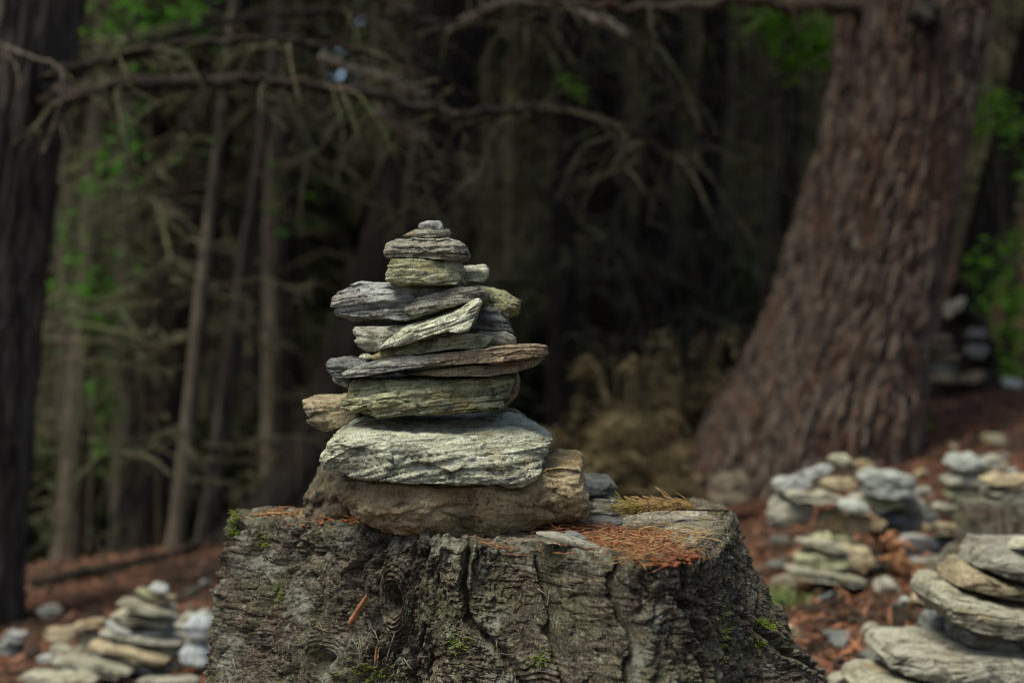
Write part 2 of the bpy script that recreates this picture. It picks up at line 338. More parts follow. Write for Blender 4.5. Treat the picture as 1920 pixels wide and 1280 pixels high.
# ------------------------------------------------------------------ trees
def trunk_mesh(name, pts, radii, nring, nseg, amp, cell, seed, lobes=0, lobe_amp=0.0, lobe_h=0.5, fine=1.0):
    """bark-covered tapering trunk: pts bottom to top"""
    pr = resample(np.column_stack([np.asarray(pts, float), radii]), nring)
    p, r = pr[:, :3], pr[:, 3]
    L = np.r_[0, np.cumsum(np.linalg.norm(np.diff(p, axis=0), axis=1))]
    a = np.linspace(0, 2 * math.pi, nseg, endpoint=False)
    A, Z = np.meshgrid(a, L); R = r[:, None] * np.ones(nseg)
    rm = float(np.mean(r))
    if lobes:
        R = R * (1 + lobe_amp * np.exp(-Z / lobe_h) * (0.35 + 0.65 * np.maximum(0, np.cos(lobes * A + seed)) ** 1.5 + 0.4 * vn(A * 1.1, Z, seed, seed)))
    cx, cy = np.cos(A), np.sin(A)
    wx = 0.25 * fbm(cx * 2, cy * 2, Z * 2, seed, 3)
    ncell = max(5, int(2 * math.pi * rm / cell))
    u = (A / (2 * math.pi) * ncell + wx * 2.2 + Z * 0.5)
    f1, f2, idv = worley(u, Z / (cell * 6.5) + wx * 2.4, seed)
    plate = sst(0.02, 0.28, f2 - f1) * (0.65 + 0.5 * idv)
    rid = fbm(cx * rm / cell * 1.7, cy * rm / cell * 1.7, Z / cell * 0.25, seed + 4, 4)
    fur = 1 - np.clip(1 - np.abs(fbm(cx * rm / cell * 1.1 + wx, cy * rm / cell * 1.1 + wx, Z / cell * 0.10, seed + 6, 3)) * 3, 0, 1) ** 1.6
    R = R + amp * (.5 * plate + .9 * fur - 0.9 + 0.7 * rid) + amp * 0.35 * fine * fbm(cx * rm / cell * 5, cy * rm / cell * 5, Z / cell * 2.2, seed + 8, 3)
    P = np.stack([p[:, 0:1] + R * cx, p[:, 1:2] + R * cy, p[:, 2:3] + 0 * R], -1)
    V = np.concatenate([P.reshape(-1, 3), p[-1:]])
    j = np.arange(nseg)
    T = np.stack([(nring - 1) * nseg + j, (nring - 1) * nseg + (j + 1) % nseg, np.full(nseg, nring * nseg)], 1)
    return V, grid_faces(nring, nseg, True), T
def sprays(rng, n, centre_fn, size, droop=0.4, jag=True):
    """many needle-spray / leaf faces; centre_fn(rng) -> point and outward vector"""
    V = []; Q = []
    for k in range(n):
        c, o = centre_fn(rng); o = np.array(o, float); o[2] -= droop * rng.random(); o /= np.linalg.norm(o) + 1e-9
        s = size * (0.5 + rng.random()); w = np.cross(o, [rng.gauss(0, .4), rng.gauss(0, .4), 1]); w /= np.linalg.norm(w) + 1e-9
        b = len(V); hw = s * (0.16 + 0.16 * rng.random())
        up = np.cross(w, o) * s * 0.12
        V += [c, c + o * s * .45 + w * hw + up, c + o * s - np.array([0, 0, .25 * s * droop]), c + o * s * .45 - w * hw + up]
        Q.append((b, b + 1, b + 2, b + 3))
    return np.array(V), np.array(Q)
def crown_mesh(seed, h=8.0, rad=2.0, n=1500):
    rng = random.Random(seed)
    def cf(r):
        t = r.random() ** 0.8; a = r.random() * 6.283; q = rad * (1 - t) ** 0.7 * (0.15 + 0.85 * r.random() ** .6) + .1
        layer = round(t * 16) / 16 + r.gauss(0, .012)
        return np.array([q * math.cos(a), q * math.sin(a), h * layer - .25 * q]), (math.cos(a), math.sin(a), .1)
    V, Q = sprays(rng, n, cf, 0.55, 0.5)
    me = mesh_from('crown', V, Q, smooth=False); me.materials.append(M_CROWN); return me
CROWNS = [crown_mesh(k, 8.0 + k, 2.3, 2200) for k in range(3)]
def twig_mesh(seed, h0, h1, nb, length, r_tr=0.1, rad=0.008, sub=9):
    """dead lower branches of a plantation conifer, all round the stem"""
    rng = random.Random(seed); m = MB()
    for k in range(nb):
        z = h0 + (h1 - h0) * rng.random(); a = rng.random() * 6.283; L = length * (0.35 + 0.75 * rng.random())
        dx, dy = math.cos(a), math.sin(a); up = rng.uniform(-.35, .7); dr = rng.uniform(.05, .85); kk = rng.uniform(.02, .08); pts = []
        stub = rng.random() < .25
        if stub: L *= .3; dr = .1
        for q in range(6):
            t = q / 5
            pts.append(np.array([dx * L * t * (1 - .15 * t), dy * L * t * (1 - .15 * t), z + L * (up * t - (dr + .4 * up) * t * t)]) + np.array([rng.gauss(0, kk), rng.gauss(0, kk), rng.gauss(0, kk)]) * L + np.array([dx, dy, 0]) * r_tr * .5)
        rr = rad * (.5 + .9 * rng.random()) * (1.7 if stub else 1)
        m.tube(pts, rr, rr * .3, 4, 7)
        p = resample(pts, 24)
        for q in range(3 if stub else sub):
            i = rng.randint(5, 23); b = p[i]; l = L * rng.uniform(.12, .38); da = a + rng.choice((-1, 1)) * rng.uniform(.4, 1.2)
            e1 = b + np.array([math.cos(da) * l * .5, math.sin(da) * l * .5, -l * rng.uniform(-.1, .3)])
            e2 = b + np.array([math.cos(da) * l * .8, math.sin(da) * l * .8, -l * rng.uniform(.2, 1.0)])
            m.tube([b, e1, e2], rr * .5, rr * .2, 3, 4)
    me = m.mesh('dead_twigs'); me.materials.append(M_TWIG); return me
TWIGS = [twig_mesh(100 + k, 0.4, 5.5, 56, 1.9, sub=15, rad=.009) for k in range(6)]
def tree_root(px, d, label, group=None, name='conifer_tree'):
    x = (px - 960) / F * d; z = float(gz(x, d))
    return empty(name, (x, d, z), label, 'tree', group), np.array([x, d, z])
def part_at(name, V, Q, T, mat, root, org, smooth=True):
    return link(name, mesh_from(name, V - org, Q, T, smooth), mat, root)
def add_crown(root, h, k, s=1.0, path=None):
    x = y = 0.0
    if path is not None:                       # sits round the stem, also where the stem leans
        p = np.asarray(path, float) - np.array(root.location); x = float(np.interp(h, p[:, 2], p[:, 0])); y = float(np.interp(h, p[:, 2], p[:, 1]))
    o = link('crown', CROWNS[k % 3], None, root); o.location = (x, y, h); o.rotation_euler = (0, 0, k * 1.7); o.scale = (s, s, s); return o
def branch(root, org, pts, r0, r1, mat, name='branch', sides=8, rough=.25, seed=1, n=None):
    p = resample(pts, n or max(16, len(pts) * 9)); q = np.arange(len(p)); env = np.minimum(1, np.minimum(q, q[::-1]) / 4)[:, None]
    p = p + env * r0 * .6 * np.stack([vn(q * .45, seed, k, seed) + .5 * vn(q * 1.1, seed, k, seed + 1) for k in range(3)], 1)
    m = MB(); m.tube(p, r0, r1, sides, len(p), smooth=False, rough=rough, seed=seed)
    rng = random.Random(seed * 13)
    for k in range(len(p) // 5):                                   # knots and snapped side stubs
        i = rng.randint(2, len(p) - 3); r = r0 + (r1 - r0) * i / len(p); dv = np.array([rng.gauss(0, 1), rng.gauss(0, 1), rng.gauss(0, 1)]); dv /= np.linalg.norm(dv)
        m.tube([p[i], p[i] + dv * r * rng.uniform(1.6, 4.5)], r * .5, r * .22, 5, 3, smooth=False)
    return m.build(name, mat, root, origin=org)
def pxpath(lst, d):
    return [W(a[0], a[1], a[2] if len(a) > 2 else d) for a in lst]
def twiglets(root, org, paths, seed, n, length, r=0.004, droop=1.0, mat=None):
    """side twigs hanging from named branches"""
    rng = random.Random(seed); m = MB()
    for pts in paths:
        p = resample(pts, 60)
        for q in range(n):
            b = p[rng.randint(4, 59)]; l = length * rng.uniform(.3, 1.2); a = rng.random() * 6.283
            e1 = b + np.array([math.cos(a) * .5, math.sin(a) * .5, -.15 * droop]) * l; e2 = e1 + np.array([math.cos(a + .5) * .35, math.sin(a + .5) * .35, -.6 * droop]) * l
            m.tube([b, e1, e2], r, r * .35, 3, 6)
            for w in range(2):
                c = e1 + (e2 - e1) * rng.random(); f = c + np.array([rng.gauss(0, .25), rng.gauss(0, .25), -.3 * droop]) * l
                m.tube([c, (c + f) / 2 + np.array([0, 0, .04 * l]), f], r * .5, r * .2, 3, 4)
    o = m.build('twigs', mat or M_TWIG, root, origin=org); o['kind'] = 'stuff'; return o

# -- the big leaning tree on the right
D = 6.5
root, org = tree_root(1490, D, 'thick red-brown conifer trunk leaning right, roots spread over the needle floor behind the stone piles')
cp = [(1465, 1010, 235), (1485, 930, 216), (1508, 850, 200), (1530, 770, 190), (1560, 690, 168), (1590, 600, 156), (1617, 500, 148), (1652, 350, 137), (1688, 200, 131), (1715, 0, 134), (1745, -300, 128), (1800, -1200, 110), (1850, -2600, 80)]
pts = [W(a, b, D) for a, b, c in cp]; rad = [c / F * D for a, b, c in cp]
V, Q, T = trunk_mesh('trunk', pts, rad, 560, 520, 0.034, 0.029, 3, 5, 0.12, 0.35)
part_at('trunk', V, Q, T, M_TREE, root, org)
b1 = pxpath([(1640, 12, 6.5), (1560, 14, 6.2), (1400, 4, 5.9), (1200, 12, 5.7), (1050, 4, 5.6), (900, -40, 5.6)], 6)
branch(root, org, b1, .036, .010, M_BRANCH, seed=2)
branch(root, org, pxpath([(1740, 22, 6.2), (1725, 35, 5.95), (1715, 30, 5.85)], 6), .05, .03, M_DARKBARK, 'branch_stub', seed=5)
twiglets(root, org, [b1], 4, 16, .35)
m = MB(); rng = random.Random(31)
for k in range(420):                                   # moss round the right foot
    a = rng.random(); c = W(1655 + rng.gauss(0, 28), 800 + rng.gauss(0, 40), 6.25 + rng.random() * .2)
    m.tube([c, c + np.array([rng.gauss(0, .02), -.02, .03])], .012, .004, 3, 3)
o = m.build('moss', M_MOSS, root, origin=org); o['kind'] = 'stuff'
add_crown(root, 7.0, 1, .75, pts)

# -- left foreground tree
D = 5.5
root, org = tree_root(-110, D, 'dark rough conifer trunk cut off by the left edge, with long bare arching branches')
cp = [(-185, 1300, 210), (-140, 1180, 165), (-105, 1000, 140), (-65, 640, 130), (-28, 300, 130), (15, 0, 132), (60, -400, 125), (150, -1500, 110), (220, -3000, 80)]
V, Q, T = trunk_mesh('trunk', [W(a, b, D) for a, b, c in cp], [c / F * D for a, b, c in cp], 320, 200, 0.024, 0.06, 9, 5, .25, .3)
part_at('trunk', V, Q, T, M_GREYBARK, root, org)
arms = [([(60, 190, 5.4), (145, 175, 5.2), (260, 158), (400, 148), (560, 154), (700, 180), (800, 205), (900, 210), (1010, 200, 5.6), (1120, 225, 5.8), (1250, 280, 6)], .030, .008, M_DARKBARK),
        ([(60, 140, 5.4), (150, 128, 5.3), (280, 92), (420, 76), (560, 76), (690, 96), (800, 130, 5.5), (900, 190, 5.7)], .020, .006, M_DARKBARK),
        ([(40, 165, 5.5), (170, 130, 5.5), (300, 80, 5.7), (420, 40, 5.8), (560, 22, 5.9), (720, 32, 6), (900, 45, 6), (1060, 20, 6.1)], .017, .007, M_DARKBARK),
        ([(-10, 80, 5.0), (40, 102, 4.95), (95, 118, 4.9), (122, 152, 4.9), (105, 222, 4.9), (78, 292, 4.9)], .009, .004, M_PALEBARK),
        ([(-30, 60, 5.1), (20, 110, 5.0), (36, 150, 4.95), (25, 210, 4.95)], .008, .003, M_PALEBARK)]
ps = []
for k, (pp, r0, r1, mt) in enumerate(arms):
    p = pxpath(pp, 5.2); ps.append(p); branch(root, org, p, r0, r1, mt, seed=11 + k)
twiglets(root, org, ps[:3], 14, 26, .45, .005)
add_crown(root, 6.6, 2, .6, [W(a, b, D) for a, b, c in cp])

# -- centre tree behind the cairn
D = 7.6
root, org = tree_root(590, D, 'dark leaning conifer trunk with spreading foot straight behind the tall stone cairn')
cp = [(555, 1040, 170), (585, 960, 128), (625, 860, 104), (668, 740, 90), (712, 600, 82), (758, 440, 76), (800, 250, 72), (842, 60, 68), (870, -100, 66), (950, -900, 60), (1050, -2500, 45)]
V, Q, T = trunk_mesh('trunk', [W(a, b, D) for a, b, c in cp], [c / F * D for a, b, c in cp], 260, 140, 0.02, 0.06, 21, 4, .4, .4)
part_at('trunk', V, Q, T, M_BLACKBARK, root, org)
arms = [([(840, 60, 7.4), (930, 8, 7.0), (1000, 2, 6.9), (1070, 14, 6.8), (1120, 36, 6.7), (1175, 66, 6.7)], .022, .020, M_PALEWOOD),
        ([(1172, 64, 6.72), (1210, 105, 6.8), (1260, 170, 6.9), (1310, 240, 7), (1345, 290, 7.1)], .015, .007, M_BRANCH),
        ([(800, 175, 7.3), (770, 164, 7.1), (720, 146, 6.9), (660, 124, 6.8), (600, 108, 6.7)], .022, .016, M_PALEWOOD),
        ([(790, 262, 7.3), (762, 248, 7.1), (735, 228, 7.0), (708, 208, 6.9)], .024, .016, M_PALEWOOD),
        ([(850, 240, 7.4), (930, 212, 7.0), (1000, 200, 6.9), (1060, 204, 6.8), (1110, 220, 6.8), (1200, 255, 6.9), (1290, 330, 7)], .018, .008, M_BRANCH),
        ([(800, 420, 7.3), (770, 400, 7.1), (762, 350, 7.0), (775, 280, 7.0)], .018, .012, M_PALEBARK),
        ([(830, 330, 7.3), (860, 290, 7.0), (882, 310, 6.9), (880, 380, 6.9)], .012, .005, M_PALEBARK),
        ([(770, 20, 7.3), (740, 5, 7.1), (700, -20, 7.0)], .020, .012, M_PALEWOOD)]
ps = []
for k, (pp, r0, r1, mt) in enumerate(arms):
    p = pxpath(pp, 7); ps.append(p); branch(root, org, p, r0, r1, mt, seed=31 + k)
twiglets(root, org, ps, 33, 12, .5, .006)
add_crown(root, 6.8, 0, .7, [W(a, b, D) for a, b, c in cp])

# -- the other trunks that can be told apart:  base px, top px, distance, half width px at base / top, bark, label
named = [
 (318, 440, 7.4, 16, 9, M_PALEBARK, 'thin pale bare trunk, left one of the leaning pair left of the stump'),
 (372, 530, 7.6, 17, 10, M_GREYBARK, 'thin grey-brown bare trunk, right one of the leaning pair left of the stump'),
 (262, 420, 9.0, 62, 48, M_BLACKBARK, 'stout nearly black trunk just behind the pale leaning pair'),
 (505, 520, 10.5, 22, 18, M_PALEBARK, 'slim grey trunk between the pale pair and the leaning centre tree'),
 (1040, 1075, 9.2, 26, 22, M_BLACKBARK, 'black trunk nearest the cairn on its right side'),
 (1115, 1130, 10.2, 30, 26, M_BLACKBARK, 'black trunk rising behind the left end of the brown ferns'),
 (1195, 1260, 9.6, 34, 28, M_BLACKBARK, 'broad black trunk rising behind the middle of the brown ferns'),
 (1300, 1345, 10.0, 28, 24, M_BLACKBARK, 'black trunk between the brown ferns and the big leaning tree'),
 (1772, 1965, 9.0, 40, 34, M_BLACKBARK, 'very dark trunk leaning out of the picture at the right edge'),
 (120, 205, 11.0, 26, 22, M_PALEBARK, 'grey blurred trunk right of the left foreground tree'),
 (180, 330, 12.5, 24, 20, M_BLACKBARK, 'dark slim trunk behind the bright green sapling'),
]
for k, (p0, p1, D, w0, w1, mt, lab) in enumerate(named):
    root, org = tree_root(p0, D, lab)
    base = org + np.array([0, 0, -.15]); pyb = 640 - (base[2] - CZ) * F / D; snag = False; top = W(p1, 470 if k == 0 else 420, D) if snag else W(p1, 0, D); n_ = top - base
    pts = [base, base + n_ * .12 + np.array([.01, 0, 0]), base + n_ * .5, top, base + n_ * 2.0, base + n_ * 4.0]
    if snag: pts = [base, base + n_ * .12 + np.array([.01, 0, 0]), base + n_ * .5 + np.array([-.015, 0, 0]), base + n_ * .93, top, top + np.array([.01, 0, .04])]
    rr = np.array([w0 * 1.5, w0 * 1.05, (w0 + w1) / 2, w1, w1 * .9, w1 * .6]) / F * D
    V, Q, T = trunk_mesh('trunk', pts, rr, 130, 40, rr[1] * .10, max(.035, rr[1] * .35), 40 + k)
    part_at('trunk', V, Q, T, mt, root, org)
    o = link('dead_twigs', TWIGS[k % 6], None, root); o['kind'] = 'stuff'; o.rotation_euler = (0, 0, k * 2.1)
    if snag: o.scale = (.35, .35, .42)
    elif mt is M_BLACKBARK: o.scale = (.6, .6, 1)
    else: add_crown(root, 6.5, k, .9 if k % 2 else .5, pts)

# -- the crowd of plain trunks farther back
rng = random.Random(77); trunk_protos = []
for k in range(5):
    z = np.array([0, .4, 2, 5, 9, 14.0]); x = np.array([0, .01, .06, .2, .45, .8]) * (k - 1.5) * .5
    V, Q, T = trunk_mesh('trunk', np.column_stack([x, 0 * x, z - .3]), np.array([.14, .10, .09, .08, .065, .03]), 70, 16, .012, .05, 60 + k)
    me = mesh_from('trunk', V, Q, T); me.materials.append([M_GREYBARK, M_PALEBARK, M_DARKBARK, M_GREYBARK, M_DARKBARK][k]); trunk_protos.append(me)
taken = []
cnt = 0
for k in range(900):
    d = rng.uniform(10.5, 24); x = rng.uniform(-.47, .47) * d
    if 565 < 960 + F * x / d < 725: continue
    if any(math.hypot(x - a, d - b) < 1.0 for a, b in taken): continue
    if 0.26 * d < x and d < 13: continue
    taken.append((x, d)); cnt += 1
    if cnt > 78: break
    root = empty('conifer_tree', (x, d, float(gz(x, d))), None, 'tree', 'conifers crowding the dark background')
    s = rng.uniform(.6, 1.35); kind_ = rng.randint(0, 4); p_ = 960 + F * x / d
    zone = 'at the far left' if p_ < 260 else 'left of the stone cairn' if p_ < 600 else 'directly behind the stone cairn' if p_ < 980 else 'above the brown ferns' if p_ < 1380 else 'behind the big leaning tree'
    root['label'] = ('slim ' if s < .85 else 'stout ' if s > 1.12 else '') + ['grey-brown', 'pale grey', 'blackish', 'grey-brown', 'blackish'][kind_] + ' conifer stem, blurred ' + zone + (', nearer row' if d < 14 else ', farther rows')
    o = link('trunk', trunk_protos[kind_], None, root); o.scale = (s, s, 1); o.rotation_euler = (0, 0, rng.random() * 6.28)
    o = link('dead_twigs', TWIGS[rng.randint(0, 5)], None, root); o['kind'] = 'stuff'; o.rotation_euler = (0, 0, rng.random() * 6.28); q = rng.uniform(.9, 1.3); w_ = .4 if abs(960 + F * x / d - 645) < 300 else 1; o.scale = (q * w_, q * w_, q)
    ch, ck, cs = rng.uniform(4.2, 6.2), rng.randint(0, 8), rng.uniform(.9, 1.2)
    pxc = 960 + F * x / d
    if pxc < 1480 and rng.random() < (.16 if pxc < 800 else .28) and not (abs(pxc - 640) < 60 + F * 2.1 / d): add_crown(root, ch, ck, cs)
# -- far wood on the added slope behind: one mass
def far_wood():
    rng = random.Random(5); m = MB()
    for k in range(900):
        d = rng.uniform(23, 46); x = rng.uniform(-.5, .5) * d
        if 570 < 960 + F * x / d < 720: continue
        z = float(gz(x, d))
        l = rng.gauss(0, .25); m.tube([[x, d, z - .2], [x + l * .4, d, z + 4], [x + l, d, z + 9]], .14, .06, 4, 4)
    tag(m.build('far_trunks', M_DARKBARK), 'dense far wood of dark stems on the added slope behind', 'wood', kind='stuff')
    def cf(r):
        d = r.uniform(25, 47); x = r.uniform(-.55, .55) * d; a = r.random() * 6.283
        return np.array([x, d, float(gz(x, d)) + r.random() ** .8 * 10]), (math.cos(a), math.sin(a), .1)
    V, Q = sprays(rng, 22000, cf, 1.2, .6)
    c = V[Q[:, 0]]; px = 960 + F * c[:, 0] / c[:, 1]; py = 640 - F * (c[:, 2] - CZ) / c[:, 1]; Q = Q[~((px > 545) & (px < 735) & (py < 170) & (np.arange(len(Q)) % 4 != 0))]
    tag(link('far_foliage', mesh_from('far_foliage', V, Q, smooth=False), M_FAR), 'dark far foliage closing off the wood behind the trunks', 'foliage', kind='stuff')
far_wood()
def undergrowth():
    def cf(r):
        d = r.uniform(11.5, 23); x = r.uniform(-.48, .22) * d; a = r.random() * 6.283; hgt = (1.0 + .9 * float(vn(x * .9, d * .5, 0, 8))) * r.random() ** .8
        return np.array([x, d, float(gz(x, d)) + hgt]), (math.cos(a), math.sin(a), .5)
    V, Q = sprays(random.Random(55), 34000, cf, .20, .9)
    tag(link('undergrowth', mesh_from('undergrowth', V, Q, smooth=False), M_UNDER), 'dull olive undergrowth filling the floor between the far trunks', 'undergrowth', kind='stuff')
undergrowth()

# -- green leaves: saplings and leafy sprays
def leafy(name, label, cat, stem, blobs, seed, size=.075, mat=None):
    """stem: px path with distance; blobs: (px, py, rx, ry, n) leaf clusters at the stem's distance"""
    rng = random.Random(seed); d = stem[0][2] if len(stem[0]) > 2 else 9
    b = pxpath(stem, d); x, y = b[0][0], b[0][1]; org = np.array([x, y, min(b[0][2], float(gz(x, y)) if b[0][2] < 1.2 else b[0][2])])
    root = empty(name, org, label, cat); m = MB(); m.tube(b, .022, .006, 5, 20)
    V = []; Q = []
    for (px, py, rx, ry, n) in blobs:
        c0 = W(px, py, d); p = resample(b, 30); near = p[np.argmin(np.linalg.norm(p - c0, axis=1))]
        m.tube([near, (near + c0) / 2 + np.array([0, 0, .05]), c0], .010, .004, 4, 8)
        for k in range(n):
            c = c0 + np.array([rng.gauss(0, rx) / F * d, rng.gauss(0, .18), rng.gauss(0, ry) / F * d]); a = rng.random() * 6.283
            o = np.array([math.cos(a), math.sin(a), rng.uniform(-.5, .2)]); o /= np.linalg.norm(o); s = size * rng.uniform(.6, 1.3)
            w = np.cross(o, [rng.gauss(0, .5), rng.gauss(0, .5), 1]); w /= np.linalg.norm(w); i = len(V)
            V += [c, c + o * s * .5 + w * s * .32, c + o * s, c + o * s * .5 - w * s * .32]; Q.append((i, i + 1, i + 2, i + 3))
    m.build('stem', M_BRANCH, root, origin=org)
    o = link('leaves', mesh_from('leaves', np.array(V) - org, np.array(Q), smooth=False), mat or M_LEAF, root); o['kind'] = 'stuff'
    return root
leafy('sapling', 'bright green leafy sapling standing right of the left foreground tree', 'sapling', [(165, 1055, 8.8), (175, 800, 8.8), (190, 560, 8.8), (215, 380, 8.8)],
      [(185, 580, 24, 35, 150), (205, 620, 20, 25, 90), (200, 720, 22, 45, 80), (160, 545, 22, 20, 50), (130, 450, 18, 40, 40), (215, 480, 28, 25, 40), (195, 840, 16, 28, 30)], 1, .075)
leafy('leafy_branch', 'green leafy tree top hanging over the upper left, behind the arching branches', 'tree', [(300, 1060, 8.8), (290, 600, 8.8), (280, 200, 8.8), (270, -60, 8.8)],
      [(270, 25, 60, 34, 130), (330, 60, 46, 30, 80), (240, 70, 22, 20, 30), (200, 330, 20, 22, 30), (250, 260, 24, 30, 40), (350, 30, 25, 20, 30), (370, 280, 24, 20, 20), (540, 360, 30, 40, 24)], 2, .10)
leafy('leafy_branch', 'bright green leafy tree seen high between the centre branches and the big leaning trunk', 'tree', [(1420, 840, 8.9), (1440, 400, 8.9), (1470, 100, 8.9), (1480, -40, 8.9)],
      [(1460, 35, 38, 14, 130), (1540, 75, 24, 22, 110), (1500, 95, 34, 25, 80), (1070, 160, 22, 16, 20)], 3, .11, M_LEAF2)
leafy('leafy_shrub', 'bright green leafy shrub at the right edge behind the uprooted stump', 'shrub', [(1890, 715, 8.4), (1890, 600, 8.4), (1880, 400, 8.4), (1860, 180, 8.4)],
      [(1880, 640, 26, 28, 200), (1860, 690, 24, 16, 110), (1900, 560, 30, 28, 140), (1850, 520, 20, 30, 60), (1900, 470, 24, 20, 60), (1850, 225, 26, 18, 120), (1840, 200, 14, 12, 60), (1895, 300, 18, 30, 25)], 4, .075, M_LEAF2)

# -- dried ferns
def fern(px, d, w, h, n, seed, label):
    rng = random.Random(seed); x = (px - 960) / F * d; z = float(gz(x, d)); org = np.array([x, d, z]); V = []; Q = []; m = MB()
    root = empty('dried_fern', org, label, 'fern', 'dried brown ferns behind the cairn')
    for k in range(n):
        a = rng.random() * 6.283; L = h * (rng.uniform(.35, .95) if k % 7 else 1.3); out = w * rng.uniform(.2, 1.25)
        p = resample([[0, 0, 0], [math.cos(a) * out * .35, math.sin(a) * out * .35, L * .65], [math.cos(a) * out * .75, math.sin(a) * out * .75, L * .95], [math.cos(a) * out * 1.1, math.sin(a) * out * 1.1, L * rng.uniform(.35, .85)]], 22)
        m.tube(p, .005, .002, 3, 10)
        side = np.array([-math.sin(a), math.cos(a), 0])
        for q in range(5, 22):
            s = (.075 * math.sin((q - 4) / 18 * 3.0) + .015) * rng.uniform(.5, 1.3)
            for sg in (-1, 1):
                e = p[q] + side * sg * s + np.array([math.cos(a) * s * .3, math.sin(a) * s * .3, -s * rng.uniform(.2, .7)]); mid = (p[q] + e) / 2; t = np.array([math.cos(a), math.sin(a), 0]) * s * .13; i = len(V)
                V += [p[q], mid + t, e, mid - t]; Q.append((i, i + 1, i + 2, i + 3))
    m.build('stems', M_FERN, root)
    o = link('fronds', mesh_from('fronds', np.array(V), np.array(Q), smooth=False), M_FERN, root); o['kind'] = 'stuff'
fern(1165, 7.0, .28, .56, 46, 1, 'tallest dried brown fern, nearest the right side of the cairn')
fern(1300, 7.6, .26, .58, 40, 2, 'dried brown fern beside the big leaning tree')
fern(1075, 6.7, .26, .34, 40, 3, 'low dried brown fern peeping out right behind the cairn')
fern(1230, 6.5, .40, .34, 60, 4, 'low wide dried fern in front of the taller ferns')

# ------------------------------------------------------------------ the stump
SZ = CZ - 0.29                                          # height of the cut
plan = [(388, 963), (520, 974), (620, 985), (720, 997), (800, 1009), (900, 1015), (1000, 1022), (1100, 1040), (1200, 1052), (1280, 1046), (1335, 1030), (1368, 1005), (1385, 980), (1382, 955), (1355, 942), (1280, 937), (1160, 936), (980, 938), (700, 949), (540, 956), (450, 959)]
pl = np.array([(lambda dd: ((a - 960) / F * dd, dd))(F * .29 / (b - 640)) for a, b in plan])
SC = np.array([-0.06, 2.32])
th = np.unwrap(np.arctan2(pl[:, 1] - SC[1], pl[:, 0] - SC[0])); rr_ = np.hypot(pl[:, 0] - SC[0], pl[:, 1] - SC[1])
o_ = np.argsort(th % (2 * math.pi)); tt = (th % (2 * math.pi))[o_]; ro = rr_[o_]
def r_plan(a):
    a = a % (2 * math.pi)
    f = lambda q: np.interp(q % (2 * math.pi), np.r_[tt[-1] - 2 * math.pi, tt, tt[0] + 2 * math.pi], np.r_[ro[-1], ro, ro[0]])
    return (f(a - .10) + 2 * f(a - .05) + 3 * f(a) + 2 * f(a + .05) + f(a + .1)) / 9
def angd(a, b): return (a - b + math.pi) % (2 * math.pi) - math.pi
